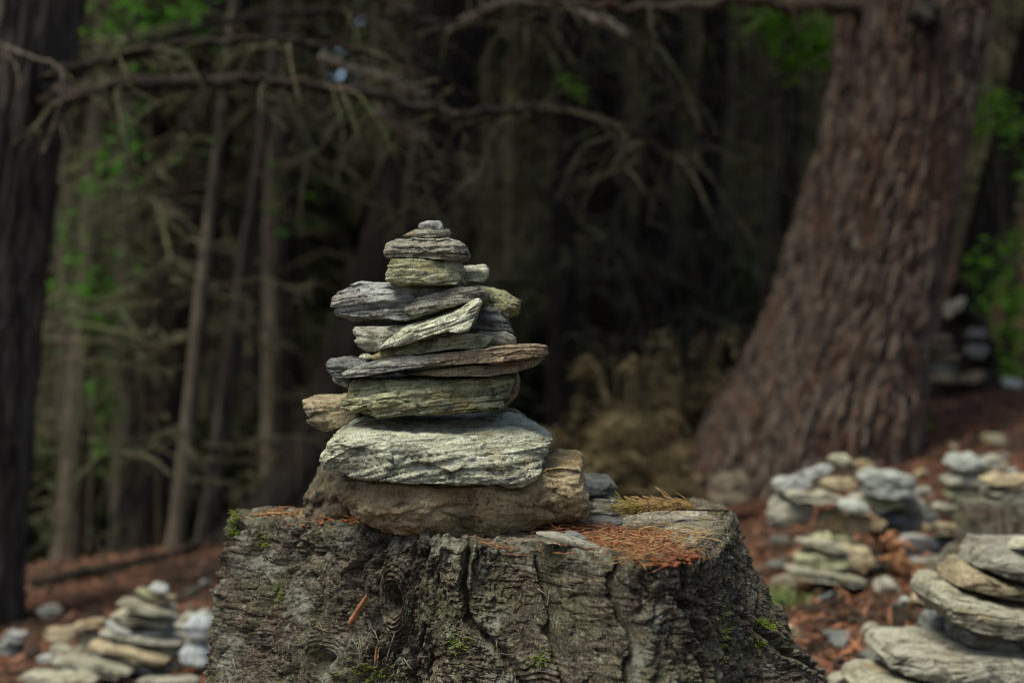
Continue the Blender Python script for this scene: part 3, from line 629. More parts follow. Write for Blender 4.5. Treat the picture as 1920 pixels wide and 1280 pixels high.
def stump_surface():
    a_front = np.linspace(math.pi * 0.93, math.pi * 2.14, 1150, endpoint=False); a_back = np.linspace(math.pi * 2.14, math.pi * 2.93, 170, endpoint=False)
    a = np.r_[a_front, a_back]; nv = len(a)
    zz = np.r_[np.linspace(0, .30, 330), np.linspace(.305, .72, 50)]      # metres below the cut
    A, Zd = np.meshgrid(a, zz)
    R0 = r_plan(A)
    # flare: strong to the right, mild elsewhere; a buttress root in front
    g = np.maximum(Zd - .02, 0)
    flare = .05 + .62 * np.exp(-(angd(A, 6.2) / .42)**2) + .12 * np.exp(-(angd(A, 4.62) / .16)**2) + .16 * np.exp(-(angd(A, 5.35) / .35)**2) + .30 * np.exp(-(angd(A, 3.25) / .35)**2)
    R = R0 + flare * (g * .55 + 1.15 * g**2)
    S = A * .43; Z = -Zd                                       # surface coordinates in metres
    cx, cy = np.cos(A) * .43, np.sin(A) * .43
    w1 = fbm(cx * 9, cy * 9, Z * 9, 3, 4); w2 = fbm(cx * 9, cy * 9, Z * 9, 13, 4)
    # knots: angle, depth below cut, radius
    knots = [(4.165, .098, .060), (3.60, .215, .058), (5.0, .20, .045)]
    KW = 0; KR = 0; KH = 0; ks = np.zeros_like(A); kz = np.zeros_like(A)
    for i, (ka, kd, kr) in enumerate(knots):
        dx = angd(A, ka) * .43 + .016 * w1; dz = Z + kd + .014 * w2; r = np.hypot(dx, dz * 1.15); inf = np.exp(-(r / kr)**2)
        rings = np.sin(r * 2 * math.pi / .0078 + 5 * w1 + 1.0 * np.arctan2(dz, dx)) * (.75 + .5 * w2)
        KW = np.maximum(KW, inf); KR = KR + rings * np.exp(-((r - kr * .75) / (kr * .55))**2) * .0042
        KH = KH + .014 * np.exp(-((r - kr * .8) / (kr * .5))**2) - .034 * np.exp(-(r / (kr * .30))**2)
        ks = ks + dx * inf * 1.2; kz = kz + dz * inf * 1.4
    kq = 1 - np.clip(KW * 1.25, 0, 1)
    h = .014 * fbm(cx * 7, cy * 7, Z * 5, 21, 4)
    rg = lambda f, p: np.clip(1 - np.abs(f) * 2.6, 0, 1) ** p
    # long fissures down the stem, wandering, deeper towards the left edge
    fz = fbm(cx * 11 + .5 * w1, cy * 11 + .5 * w2, Z * 3.2 + .5 * w2, 4, 4)
    deep = .35 + .9 * sst(-.3, .4, vn(cx * 6, cy * 6, Z * 4, 44)) + .8 * np.exp(-(angd(A, 3.35) / .5)**2)
    h -= .021 * rg(fz, 2.6) * deep * (.35 + .65 * kq)
    fz2 = fbm(cx * 30 + .8 * w2, cy * 30 + .8 * w1, Z * 11 + .5 * w1, 14, 3); h -= .008 * rg(fz2, 3) * kq * sst(-.4, .3, vn(cx * 8, cy * 8, Z * 8, 45))
    # cross cracks that split the ridges into plates
    cz = fbm(cx * 14 + w1, cy * 14 + w1, Z * 42 + .8 * w2, 24, 3); h -= .0065 * rg(cz, 4) * kq * sst(-.2, .4, vn(cx * 10, cy * 10, Z * 7, 46))
    # broken flakes standing proud at different heights
    fl = facets(S / .026 + .9 * w2, Z / .016 + .9 * w1, 7, .7); h += .0085 * fl * kq * sst(-.5, .3, vn(cx * 7, cy * 7, Z * 9, 47))
    fl = facets(S / .0095 + 1.2 * w2, Z / .0065 + 1.2 * w1, 17, .8); h += .0036 * fl * (.4 + .6 * kq)
    # scaly lamellae
    lam = fbm(cx * 20, cy * 20, (Z + .012 * w1) * 150, 31, 3); h += .0034 * (.5 - rg(lam, 1.5)) * kq * sst(-.3, .3, vn(cx * 9, cy * 9, Z * 9, 71))
    crust = fbm(cx * 70, cy * 70, Z * 70, 33, 4, .65); h += .0045 * crust * sst(-.4, .5, vn(cx * 12, cy * 12, Z * 12, 73))
    # the deep splits that stand out on the front
    def px_to_sz(px, py):
        aa = np.linspace(math.pi * .93, math.pi * 2.14, 1500); rr = r_plan(aa); xx = SC[0] + rr * np.cos(aa); dd = SC[1] + rr * np.sin(aa); k_ = np.argmin(np.abs(960 + F * xx / dd - px) + 400 * (dd > SC[1] + .12))
        return aa[k_] * .43, -((py - 640) / F * dd[k_] - .29)
    for (line, wd, dp) in (([(428, 985), (424, 1060), (414, 1140), (404, 1250)], .004, .022), ([(470, 1010), (462, 1080), (470, 1160), (452, 1280)], .0045, .022), ([(560, 985), (530, 1050), (540, 1110), (528, 1200), (520, 1280)], .0055, .030),
                           ([(600, 1080), (632, 1140), (638, 1200), (632, 1240), (655, 1280)], .0045, .026), ([(672, 1000), (680, 1040), (655, 1075)], .005, .018), ([(725, 1000), (722, 1040), (700, 1065)], .005, .018), ([(455, 1140), (520, 1150), (545, 1170)], .003, .012),
                           ([(880, 1010), (870, 1080), (880, 1160), (940, 1220), (985, 1290)], .006, .022), ([(1000, 1030), (1030, 1100), (1020, 1180), (1050, 1280)], .005, .020), ([(1180, 1060), (1160, 1120), (1190, 1200), (1170, 1290)], .005, .018), ([(1300, 1050), (1286, 1120), (1310, 1200), (1300, 1290)], .006, .024), ([(1368, 1000), (1380, 1080), (1376, 1160), (1400, 1280)], .005, .024), ([(1430, 1100), (1440, 1180), (1490, 1280)], .005, .020), ([(800, 1170), (790, 1230), (830, 1290)], .004, .016)):
        L_ = np.array([px_to_sz(*q) for q in line]); dmin = np.full(A.shape, 9.0); qs = S + .012 * w1 + .004 * vn(cx * 60, cy * 60, Z * 60, 5); qz = Z + .012 * w2
        for a_, b_ in zip(L_[:-1], L_[1:]):
            ab = b_ - a_; t_ = np.clip(((qs - a_[0]) * ab[0] + (qz - a_[1]) * ab[1]) / (ab @ ab + 1e-9), 0, 1); dmin = np.minimum(dmin, np.hypot(qs - a_[0] - t_ * ab[0], qz - a_[1] - t_ * ab[1]))
        wv = wd * (1 + .6 * w2); h -= dp * np.exp(-(dmin / np.maximum(wv, .001))**2) - dp * .35 * np.exp(-((dmin - wd * 2.6) / (wd * 1.6))**2)
    # slanting grain where the front root runs off to the lower right
    bt = np.exp(-((angd(A, 4.72 ) * .43 + (Z + .19) * .75) / .045)**2) * sst(.10, .17, Zd)
    gr = fbm((S * .8 + Z * .6) * 150, (S * .6 - Z * .8) * 14, .3, 81, 3); h += bt * (.020 + .0040 * gr)
    h += KH + KR
    h += .0022 * fbm(cx * 150, cy * 150, Z * 150, 51, 3, .7) + .004 * fbm(cx * 42, cy * 42, Z * 42, 61, 3)
    R = R + h * sst(-.004, .022, Zd) - .004
    R = R - .011 * (1 - sst(0, .014, Zd))                    # worn upper edge
    edge = .006 * fbm(cx * 20, cy * 20, .0, 91, 4) + .006 * vn(cx * 90, cy * 90, 0, 92)
    P = np.stack([SC[0] + R * np.cos(A), SC[1] + R * np.sin(A), SZ - Zd + (edge * (1 - sst(0, .05, Zd)))], -1)
    # roll the rim inwards
    ring = P[0]; rows = [ring]
    for q, (dr, dz) in enumerate(((.006, .002), (.013, .0015), (.022, -.003), (.034, -.010))):
        n_ = np.stack([-np.cos(a), -np.sin(a), 0 * a], -1); jj = .006 * vn(np.cos(a) * 40, np.sin(a) * 40, q, 95)
        rows.append(ring + n_ * (dr + np.maximum(jj, -dr * .5))[:, None] + np.array([0, 0, dz]))
    return np.concatenate([np.stack(rows[:0:-1]), P]), nv
SP, snv = stump_surface()
stump = empty('tree_stump', (SC[0], SC[1], float(gz(*SC))), 'large weathered grey-brown tree stump carrying the tall cairn in the middle of the picture', 'tree stump')
sorg = np.array(stump.location)
SP = SP
_b = link('bark', mesh_from('bark', (SP - sorg).reshape(-1, 3), grid_faces(SP.shape[0], snv, True)[:, ::-1]), M_STUMP, stump)
def top_z(x, y):
    return SZ - .006 + .007 * fbm(np.asarray(x) * 14, np.asarray(y) * 14, .2, 15, 4) + .003 * vn(np.asarray(x) * 60, np.asarray(y) * 60, .2, 16)
def cut_face():
    a = np.linspace(0, 2 * math.pi, 420, endpoint=False); q = np.linspace(0.002, 1, 130)
    A, Qr = np.meshgrid(a, q); R = Qr * (r_plan(A) - .016)
    X, Y = SC[0] + R * np.cos(A), SC[1] + R * np.sin(A); Z = top_z(X, Y)
    crack = np.abs(np.sin(A * 5 + 1.2 * vn(X * 9, Y * 9, 0, 3))); Z = Z - .010 * np.exp(-(crack / .035)**2) * sst(.15, .5, Qr)
    V = np.stack([X, Y, Z], -1); fc = grid_faces(130, 420, True)
    link('cut_face', mesh_from('cut_face', (V - sorg).reshape(-1, 3), fc), M_WOOD, stump)
cut_face()
_proj = SP[:, :1150].reshape(-1, 3); _pp = np.stack([960 + F * _proj[:, 0] / _proj[:, 1], 640 - F * (_proj[:, 2] - CZ) / _proj[:, 1]], 1)
def on_bark(px, py):
    """point of the bark seen at a place, for things that cling to it"""
    m_ = np.hypot(_pp[:, 0] - px, _pp[:, 1] - py) < 6
    if not m_.any(): i = int(np.argmin(np.hypot(_pp[:, 0] - px, _pp[:, 1] - py))); return _proj[i]
    c = _proj[m_]; return c[np.argmin(c[:, 1])]
def tufts(pts_n, seed, ln=.010, r=.0016):
    rng = random.Random(seed); m = MB()
    for (px, py, sx, sy, n) in pts_n:
        for k in range(n):
            c = on_bark(px + rng.gauss(0, sx), py + rng.gauss(0, sy))
            m.tube([c + np.array([0, .004, 0]), c + np.array([rng.gauss(0, .4), -.6, rng.uniform(-.2, .8)]) * ln * rng.uniform(.4, 1)], r, r * .4, 3, 2, smooth=False)
    return m
o = tufts([(436, 978, 4, 14, 90), (430, 998, 8, 5, 40), (492, 1018, 4, 8, 50), (1440, 1168, 12, 5, 110), (1425, 1205, 7, 5, 40), (700, 1262, 26, 10, 120), (1010, 1240, 12, 10, 60), (520, 1110, 4, 9, 40), (860, 1205, 14, 12, 60), (1360, 1180, 8, 40, 70)], 5).build('moss', M_MOSS, stump, origin=sorg); o['kind'] = 'stuff'
rng = random.Random(6)
for (x0, y0, x1, y1, w) in ((690, 1118, 655, 1172, .006), (702, 1205, 708, 1240, .003)):
    a, b = on_bark(x0, y0), on_bark(x1, y1); off = np.array([0, -.008, 0]); t = b - a; s = np.cross(t, [0, 1, 0]); s /= np.linalg.norm(s)
    V = []
    for q in range(7):
        c = a + t * q / 6 + off; ww = w * (1 - abs(q / 6 - .6) * 1.2) * rng.uniform(.7, 1.2); V += [c + s * ww, c + np.array([0, -.004, 0]), c - s * ww]
    m = MB(); m.add(V, [(q * 3 + k, q * 3 + k + 1, q * 3 + k + 4, q * 3 + k + 3) for q in range(6) for k in (0, 1)]); m.build('bark_flake', M_FLAKE, stump, origin=sorg)
m = MB()
for (x0, y0, n) in ((672, 1200, 10), (700, 1195, 8), (460, 1262, 8), (530, 1230, 3), (940, 1210, 4), (1010, 1105, 3), (800, 1250, 6), (590, 1170, 3)):
    for k in range(n):
        c = on_bark(x0 + rng.gauss(0, 18), y0 + rng.gauss(0, 14)); e = c + np.array([rng.gauss(0, .014), -.012, rng.gauss(-.02, .014)]); m.tube([c, (c + e) / 2 + np.array([0, -.004, 0]), e], .0009, .0005, 3, 5)
o = m.build('dead_rootlets', M_PALEWOOD, stump, origin=sorg); o['kind'] = 'stuff'

# ------------------------------------------------------------------ stones
def stone(label, group, mat, top, bot, d, dh, seed, box=.25, layer=.010, amp=.006, rough=.006, res=1.0, name='flat_stone', conv=None, lean=0.20, slope=0.0, tilt=None, cat='stone'):
    """slab with traced upper and lower edge, its own depth dh, split into weathering layers"""
    if conv: top = [conv(*p) for p in top]; bot = [conv(*p) for p in bot]
    wpx = max(abs(top[-1][0] - top[0][0]), 20)
    nu = int(np.clip(wpx * .62 * res, 24, 300)); side = int(np.clip(wpx * .17 * res, 8, 46)); nv = side * 4
    dens = np.linspace(0, 1, nu); dens = .55 * dens + .45 * (.5 - .5 * np.cos(math.pi * dens))
    def to3(lst): return np.array([W(p[0], p[1], d) for p in lst])[:, [0, 2]]
    Tp, Bp = resample(to3(top), nu, False, dens), resample(to3(bot), nu, False, dens)
    sm = lambda q: np.vstack([q[:1], (q[:-2] + 2 * q[1:-1] + q[2:]) / 4, q[-1:]])
    Tp, Bp = sm(Tp), sm(Bp)
    u = dens * 2 - 1
    k = np.arange(side) / side * 2 - 1; one = np.ones(side)
    sq = np.concatenate([np.stack([-k, one], 1), np.stack([-one, -k], 1), np.stack([k, -one], 1), np.stack([one, k], 1)])   # (y, z) round the section
    sq = sq * ((1 - box) + box / np.linalg.norm(sq, axis=1, keepdims=True))
    prof = .50 + .50 * np.sqrt(np.maximum(0, 1 - np.abs(u)**2.6))
    ph = seed * 7.31
    df = dh * prof * (1 + .16 * vn(u * 2.3, ph, 0, seed)); db = dh * prof * (1 + .16 * vn(u * 2.3, ph, 9, seed))
    mid = (Tp + Bp) / 2; hv = (Tp - Bp) / 2
    yy = np.where(sq[None, :, 0] < 0, df[:, None], db[:, None]) * sq[None, :, 0]
    XZ = mid[:, None] + hv[:, None] * sq[None, :, 1:2]
    P = np.stack([XZ[..., 0], d + yy + lean * (XZ[..., 1] - mid[:, 1:2]), XZ[..., 1] - slope * 2 * np.linalg.norm(hv, axis=1)[:, None] * ((1 - sq[None, :, 0]) / 2) * np.clip(sq[None, :, 1], 0, 1)], -1)
    fi = math.atan2(mid[-1, 1] - mid[0, 1], mid[-1, 0] - mid[0, 0]) if tilt is None else tilt
    c, s = math.cos(fi), math.sin(fi)
    org = np.array([mid[:, 0].mean(), d, Bp[:, 1].min()])
    Lc = P - org; Lc = np.stack([c * Lc[..., 0] + s * Lc[..., 2], Lc[..., 1], -s * Lc[..., 0] + c * Lc[..., 2]], -1)
    N = grid_normals(Lc, True)
    cen = Lc.mean(axis=(0, 1)); out = np.sum(N * (Lc - cen), -1, keepdims=True); 
    if np.sum(out) < 0: N = -N; flip = True
    else: flip = False
    x, y, z = Lc[..., 0], Lc[..., 1], Lc[..., 2]
    sc_ = d / 2.15
    wl = z / layer + 1.1 * fbm(x * 7 / sc_, y * 7 / sc_, z * 6, seed, 4) + ph
    kk = np.floor(wl); fr = wl - kk
    def prot(K):
        return vn(x * 11 / sc_, y * 11 / sc_, K * 5.7 + .5, seed + 1) * .8 + vn(x * 40 / sc_, y * 40 / sc_, K * 5.7 + .5, seed + 2) * .35
    pr = prot(kk) * (1 - sst(.88, 1, fr)) + prot(kk + 1) * sst(.88, 1, fr)
    notch = -1.2 * np.exp(-((fr - .94) / .06)**2) * (.35 + .65 * sst(-.2, .5, vn(x * 18, y * 18, kk * 3.1, seed + 6)))
    sideness = 1 - np.abs(N[..., 2])**1.5
    th_ = np.linalg.norm(hv, axis=1)[:, None]; fade = np.clip(th_ / .012, .15, 1)
    disp = sideness * (amp * pr + amp * .8 * notch) * fade
    disp = disp + rough * .75 * fbm(x * 10 / sc_, y * 10 / sc_, z * 18 / sc_, seed + 3, 4) * fade
    disp = disp + rough * .22 * fbm(x * 60 / sc_, y * 75 / sc_, z * 160 / sc_, seed + 5, 3) * np.clip(fade, .5, 1)
    # broken facets
    disp = disp + (.35 + .65 * sideness) * amp * .95 * facets(x * 15 / sc_ + ph + .4 * y * 20, z * 46 / sc_ + y * 14, seed + 17, .9) * fade
    disp = disp + amp * .30 * facets(x * 55 / sc_ + ph, z * 150 / sc_ + y * 60, seed + 18, .9) * fade
    disp = disp + .0011 * fbm(x * 220 / sc_, y * 220 / sc_, z * 300 / sc_, seed + 19, 3, .7) * np.clip(fade, .5, 1)
    f1, f2, idv = worley(x * 20 / sc_ + ph, z * 34 / sc_ + y * 9, seed + 7); disp = disp + sideness * amp * .5 * (idv - .5) * fade
    Lc = Lc + N * disp[..., None]
    e0, e1 = Lc[0].mean(0), Lc[-1].mean(0)
    V = np.concatenate([Lc.reshape(-1, 3), e0[None], e1[None]]); j = np.arange(nv); j2 = (j + 1) % nv
    Q = grid_faces(nu, nv, True); T = np.concatenate([np.stack([j2, j, np.full(nv, nu * nv)], 1), np.stack([(nu - 1) * nv + j, (nu - 1) * nv + j2, np.full(nv, nu * nv + 1)], 1)])
    if flip: Q = Q[:, ::-1]; T = T[:, ::-1]
    o = link(name, mesh_from(name, V, Q, T), MS[mat]); o.location = [float(v) for v in org]; o.rotation_euler = (0, -fi, 0)
    return tag(o, label, cat, group)
z1 = lambda X, Y: (560 + X / 3.2, 400 + Y / 3.2)
z2 = lambda X, Y: (560 + X / 3.2, 640 + Y / 3.2)
G = 'stones of the tall cairn on the stump'
SB = 2.20
def S(label, mat, top, bot, d=SB, dh=.09, z=z1, **kw):
    S.k += 1; return stone(label, G, mat, top, bot, d, dh, S.k, conv=z, **kw)
S.k = 0
S('small blocky grey pebble crowning the tall cairn', 'grey', [(718, 88), (728, 62), (770, 46), (850, 44), (866, 70), (871, 96)], [(718, 88), (735, 102), (800, 110), (850, 107), (871, 96)], dh=.018, name='pebble', amp=.002, rough=.003, layer=.012)
S('small thin tan chip directly under the topmost pebble', 'drab', [(628, 142), (700, 104), (760, 98), (850, 106), (900, 95), (918, 112)], [(628, 142), (660, 149), (780, 158), (880, 152), (905, 132), (918, 112)], dh=.034, amp=.003, rough=.003, layer=.006)
S('rounded grey-brown layered stone, third from the top of the tall cairn', 'drab', [(520, 240), (545, 195), (600, 157), (700, 150), (800, 160), (900, 155), (975, 175), (1000, 195), (1028, 240)], [(520, 240), (530, 270), (600, 280), (700, 280), (860, 290), (960, 293), (1020, 277), (1028, 240)], dh=.062, layer=.009)
S('olive-grey block, fourth from the top of the tall cairn', 'green', [(530, 372), (555, 320), (575, 287), (700, 283), (830, 292), (930, 290), (985, 300), (1000, 345)], [(530, 372), (545, 412), (620, 428), (800, 434), (960, 442), (985, 402), (1000, 345)], dh=.062, layer=.014, amp=.005)
S('small yellowish chip sticking out right behind the fourth block of the tall cairn', 'pale', [(960, 375), (1000, 320), (1050, 316), (1110, 310), (1128, 340), (1142, 372)], [(960, 375), (1000, 420), (1090, 424), (1125, 400), (1142, 372)], 2.31, .035)
S('broad blue-grey ragged slab jutting out left in the upper tall cairn', 'grey', [(220, 525), (250, 490), (330, 452), (345, 424), (370, 420), (560, 428), (750, 432), (900, 440), (1010, 470)], [(220, 525), (228, 560), (230, 602), (330, 632), (500, 644), (640, 655), (760, 640), (900, 600), (1010, 470)], 2.275, .080, layer=.010, amp=.008)
S('thin grey-tan splinter of rock resting on the bright slanting stone', 'drab', [(635, 585), (650, 560), (720, 510), (850, 475), (1000, 448), (1080, 455), (1140, 480), (1152, 508)], [(635, 585), (700, 622), (780, 604), (900, 566), (1000, 542), (1080, 530), (1152, 508)], 2.18, .035, layer=.007, amp=.004)
S('bright pale stone slanting up to the right in front of the tall cairn', 'pale', [(485, 820), (520, 760), (640, 662), (800, 612), (880, 570), (1000, 512), (1075, 488), (1090, 495), (1105, 535)], [(485, 820), (560, 804), (720, 764), (800, 745), (900, 722), (960, 728), (1030, 715), (1070, 620), (1105, 535)], 2.17, .055, layer=.014, amp=.005, lean=.4, slope=.30)
S('olive-brown stone at the right back of the tall cairn beside the blue-grey slab', 'green', [(960, 470), (990, 425), (1100, 435), (1240, 465), (1290, 495), (1336, 528)], [(960, 470), (1000, 560), (1130, 575), (1250, 632), (1300, 600), (1336, 528)], 2.30, .07, layer=.012)
S('dark rounded slab edge on the right of the tall cairn, under the olive-brown stone', 'dark', [(1000, 690), (1060, 600), (1140, 560), (1220, 590), (1265, 660), (1292, 720)], [(1000, 690), (1050, 718), (1200, 724), (1292, 720)], 2.27, .06, layer=.007)
S('small drab layered stone on the right of the tall cairn above the thin plate', 'drab', [(1010, 750), (1040, 710), (1150, 712), (1250, 712), (1300, 740), (1312, 792)], [(1010, 750), (1040, 808), (1200, 808), (1312, 792)], 2.26, .07, layer=.008)
S('wedge of tan stone on the left of the tall cairn beneath the blue-grey slab', 'drab', [(342, 700), (360, 682), (480, 684), (600, 680), (720, 690)], [(342, 700), (370, 770), (410, 815), (440, 845), (560, 806), (720, 740)], 2.25, .07, layer=.012)
S('dark greenish thin plate under the bright slanting stone', 'green', [(440, 860), (520, 820), (680, 780), (820, 752), (940, 730), (1020, 726), (1120, 728), (1172, 745)], [(440, 860), (480, 885), (640, 858), (780, 836), (900, 820), (1020, 812), (1100, 806), (1172, 745)], 2.215, .085, layer=.008, amp=.004)
S('long thin plate, tan at its right end, reaching right across the tall cairn', 'plate', [(278, 955), (330, 928), (430, 898), (560, 862), (700, 850), (880, 833), (1000, 820), (1180, 797), (1360, 783), (1480, 792), (1495, 840)], [(278, 955), (310, 982), (420, 972), (560, 945), (700, 922), (850, 910), (1000, 902), (1200, 890), (1350, 864), (1470, 852), (1495, 840)], 2.205, .085, box=.12, layer=.010, amp=.005, rough=.004, lean=.35)
S('yellowish wedge tucked under the right end of the long thin plate', 'tan', [(640, 958), (850, 925), (1080, 905), (1200, 892), (1350, 865), (1440, 853), (1472, 866)], [(640, 958), (900, 972), (1150, 972), (1300, 948), (1420, 906), (1472, 866)], 2.225, .080, box=.12, layer=.014, amp=.003, lean=.35)
S('dark ragged slab end poking out left below the wedge of tan stone', 'dark', [(180, 900), (205, 870), (290, 858), (400, 868), (560, 880)], [(180, 900), (200, 950), (230, 980), (280, 988), (400, 976), (560, 940)], 2.24, .07, layer=.008)
S('small pale chip under the dark slab end left in the tall cairn', 'pale', [(215, 985), (240, 978), (330, 982), (420, 990)], [(215, 985), (240, 1015), (310, 1042), (420, 1020)], 2.26, .05)
S('tiny pale chip wedged between the tan wedge and dark slab end', 'pale', [(365, 862), (390, 840), (430, 838), (480, 860)], [(365, 862), (400, 874), (480, 876)], 2.20, .03, name='pebble', amp=.002, rough=.002)
S('thick mossy-green slab in the middle of the tall cairn', 'green', [(297, 1110), (320, 1050), (355, 986), (500, 977), (800, 972), (1100, 973), (1200, 972), (1285, 990), (1292, 1006)], [(297, 1110), (298, 1152), (400, 1167), (500, 1192), (560, 1202), (700, 1198), (900, 1192), (1080, 1176), (1220, 1180), (1250, 1080), (1292, 1006)], 2.235, .090, layer=.010, amp=.009, rough=.007, lean=.22, slope=.08)
S('tan block showing behind the right end of the mossy-green slab', 'tan', [(1100, 990), (1150, 962), (1250, 948), (1310, 960), (1326, 985)], [(1100, 990), (1150, 1165), (1235, 1160), (1290, 1070), (1326, 985)], 2.33, .07)
S('yellow-topped wedge stone sticking out left at the back of the tall cairn', 'tan', [(45, 1112), (90, 1092), (200, 1080), (300, 1078), (480, 1100)], [(45, 1112), (70, 1180), (110, 1250), (180, 1300), (240, 1292), (380, 1230), (480, 1100)], 2.33, .08, layer=.016, amp=.004, lean=.2, slope=.22)
S('largest pale grey-green slab, second from the bottom of the tall cairn', 'pale', [(172, 735), (190, 600), (235, 500), (320, 430), (400, 408), (700, 428), (1000, 438), (1230, 420), (1340, 440), (1440, 500), (1510, 556), (1516, 592)], [(172, 735), (180, 752), (330, 768), (500, 788), (700, 808), (900, 815), (1150, 822), (1340, 842), (1400, 812), (1450, 752), (1462, 692), (1516, 592)], 2.23, .135, z2, layer=.0095, amp=.007, rough=.005, lean=.25, slope=.27)
S('small tan chip behind the mossy-green slab on the big pale slab', 'tan', [(1150, 440), (1240, 402), (1300, 410), (1366, 450)], [(1150, 440), (1250, 470), (1366, 466)], 2.36, .04, z2)
S('big brown rounded boulder at the base of the tall cairn', 'brown', [(258, 850), (300, 812), (400, 782), (700, 790), (1000, 800), (1300, 782), (1440, 700), (1480, 676), (1600, 672), (1690, 687), (1705, 780), (1711, 900)], [(258, 850), (330, 950), (420, 1062), (600, 1122), (800, 1152), (950, 1150), (1100, 1144), (1300, 1132), (1400, 1112), (1460, 1066), (1560, 1036), (1680, 1024), (1711, 900)], 2.27, .155, z2, box=.48, layer=.09, amp=.004, rough=.016, lean=-.42, name='boulder')
S('dark rugged lump of rock at the base of the tall cairn, left behind the boulder', 'umber', [(58, 900), (120, 790), (165, 650), (205, 570), (300, 600), (420, 700)], [(58, 900), (75, 990), (120, 1040), (250, 1055), (330, 1040), (420, 900)], 2.42, .10, z2, box=.5, layer=.03, amp=.008, rough=.016, name='boulder')
S('small dark grey slate leaning on the right of the boulder, upper of two', 'dark', [(1660, 850), (1700, 792), (1860, 797), (1890, 830), (1908, 865)], [(1660, 850), (1690, 905), (1780, 912), (1880, 890), (1908, 865)], 2.42, .05, z2, layer=.02, amp=.003, lean=.4, slope=.3)
S('small drab slate on the right of the boulder, lower of two', 'drab', [(1660, 980), (1700, 925), (1760, 918), (1880, 916), (1908, 985)], [(1660, 980), (1690, 1012), (1800, 1026), (1890, 1024), (1908, 985)], 2.42, .06, z2, layer=.016)
S('thin dark plate lying on the stump under the two small slates', 'dark', [(1440, 1085), (1540, 1038), (1700, 1042), (1850, 1046), (1930, 1060)], [(1440, 1085), (1500, 1096), (1700, 1098), (1850, 1092), (1930, 1060)], 2.36, .09, z2, layer=.01, amp=.003, rough=.003)
z4 = lambda X, Y: (960 + X / 3.2, 900 + Y / 3.2)
S('narrow grey-green sliver of slate lying by the needles at the front of the stump', 'drab', [(145, 315), (250, 312), (420, 360), (560, 410), (660, 430), (690, 442)], [(145, 315), (220, 348), (400, 392), (560, 436), (650, 458), (690, 442)], 1.985, .022, z4, layer=.02, amp=.002, rough=.002)
S('small blue-grey slate chip among the orange needles', 'dark', [(305, 330), (330, 305), (400, 320), (442, 345)], [(305, 330), (360, 352), (442, 345)], 2.03, .02, z4, amp=.001, rough=.002, layer=.02)

# ------------------------------------------------------------------ litter on the stump
def px_on_top(px, py):
    d = F * .29 / (py - 640); return np.array([(px - 960) / F * d, d])
def needle_bed(name, mat, spots, seed, label, r=.00075, ln=(.015, .045)):
    rng = random.Random(seed); m = MB()
    for (px, py, sx, sy, n) in spots:
        for k in range(n):
            q = px_on_top(px + rng.gauss(0, sx), max(940, py + rng.gauss(0, sy))); a = rng.random() * 6.283; l = rng.uniform(*ln)
            z = float(top_z(q[0], q[1])) + .002 + rng.random() ** 2 * .012
            c = np.array([q[0], q[1], z]); t = np.array([math.cos(a), math.sin(a), rng.gauss(0, .18)]) * l / 2
            m.tube([c - t, c + np.array([0, 0, rng.uniform(-.1, .25) * l * .3]), c + t], r, r * .5, 3, 4)
    return tag(m.build(name, mat), label, 'needles', kind='stuff')
needle_bed('pine_needles', M_NEEDLE, [(1130, 1000, 45, 9, 380), (1190, 1020, 45, 10, 520), (1240, 1038, 28, 7, 300), (1060, 990, 28, 6, 220), (1080, 1025, 40, 5, 60), (650, 972, 50, 4, 80), (600, 966, 40, 3, 40), (490, 963, 26, 2, 22), (950, 1015, 60, 4, 30)], 3, 'loose orange dead needles strewn over the right of the stump top')
needle_bed('pine_needles', M_NEEDLE2, [(1190, 1015, 50, 14, 90), (1260, 1000, 40, 14, 40), (640, 972, 60, 5, 34), (540, 968, 50, 3, 14)], 4, 'straw-coloured needles scattered on the stump top', r=.0009, ln=(.025, .06))
def duff():
    rng = random.Random(8); V = []; Tt = []
    for (px, py, sx, sy, n) in [(1030, 985, 22, 3, 140), (1120, 998, 40, 7, 240), (1190, 1012, 40, 9, 280), (1250, 1040, 26, 5, 200), (1090, 1010, 20, 4, 50), (650, 975, 50, 3, 60), (500, 964, 30, 2, 26)]:
        for k in range(n):
            q = px_on_top(px + rng.gauss(0, sx), max(945, py + rng.gauss(0, sy))); s = rng.uniform(.0015, .0055)
            c = np.array([q[0], q[1], float(top_z(q[0], q[1])) + s * .6]); b = len(V)
            V += [c + np.array(v) * s * rng.uniform(.7, 1.3) for v in ((1, 0, 0), (-1, 0, 0), (0, 1, 0), (0, -1, 0), (0, 0, .8), (0, 0, -.8))]
            Tt += [(b + i, b + j, b + kk) for i, j, kk in ((0, 2, 4), (2, 1, 4), (1, 3, 4), (3, 0, 4), (2, 0, 5), (1, 2, 5), (3, 1, 5), (0, 3, 5))]
    tag(link('rotted_bark_crumbs', mesh_from('crumbs', V, None, Tt, False), M_DUFF), 'reddish crumbs of rotted bark among the needles on the stump', 'bark crumbs', kind='stuff')
duff()
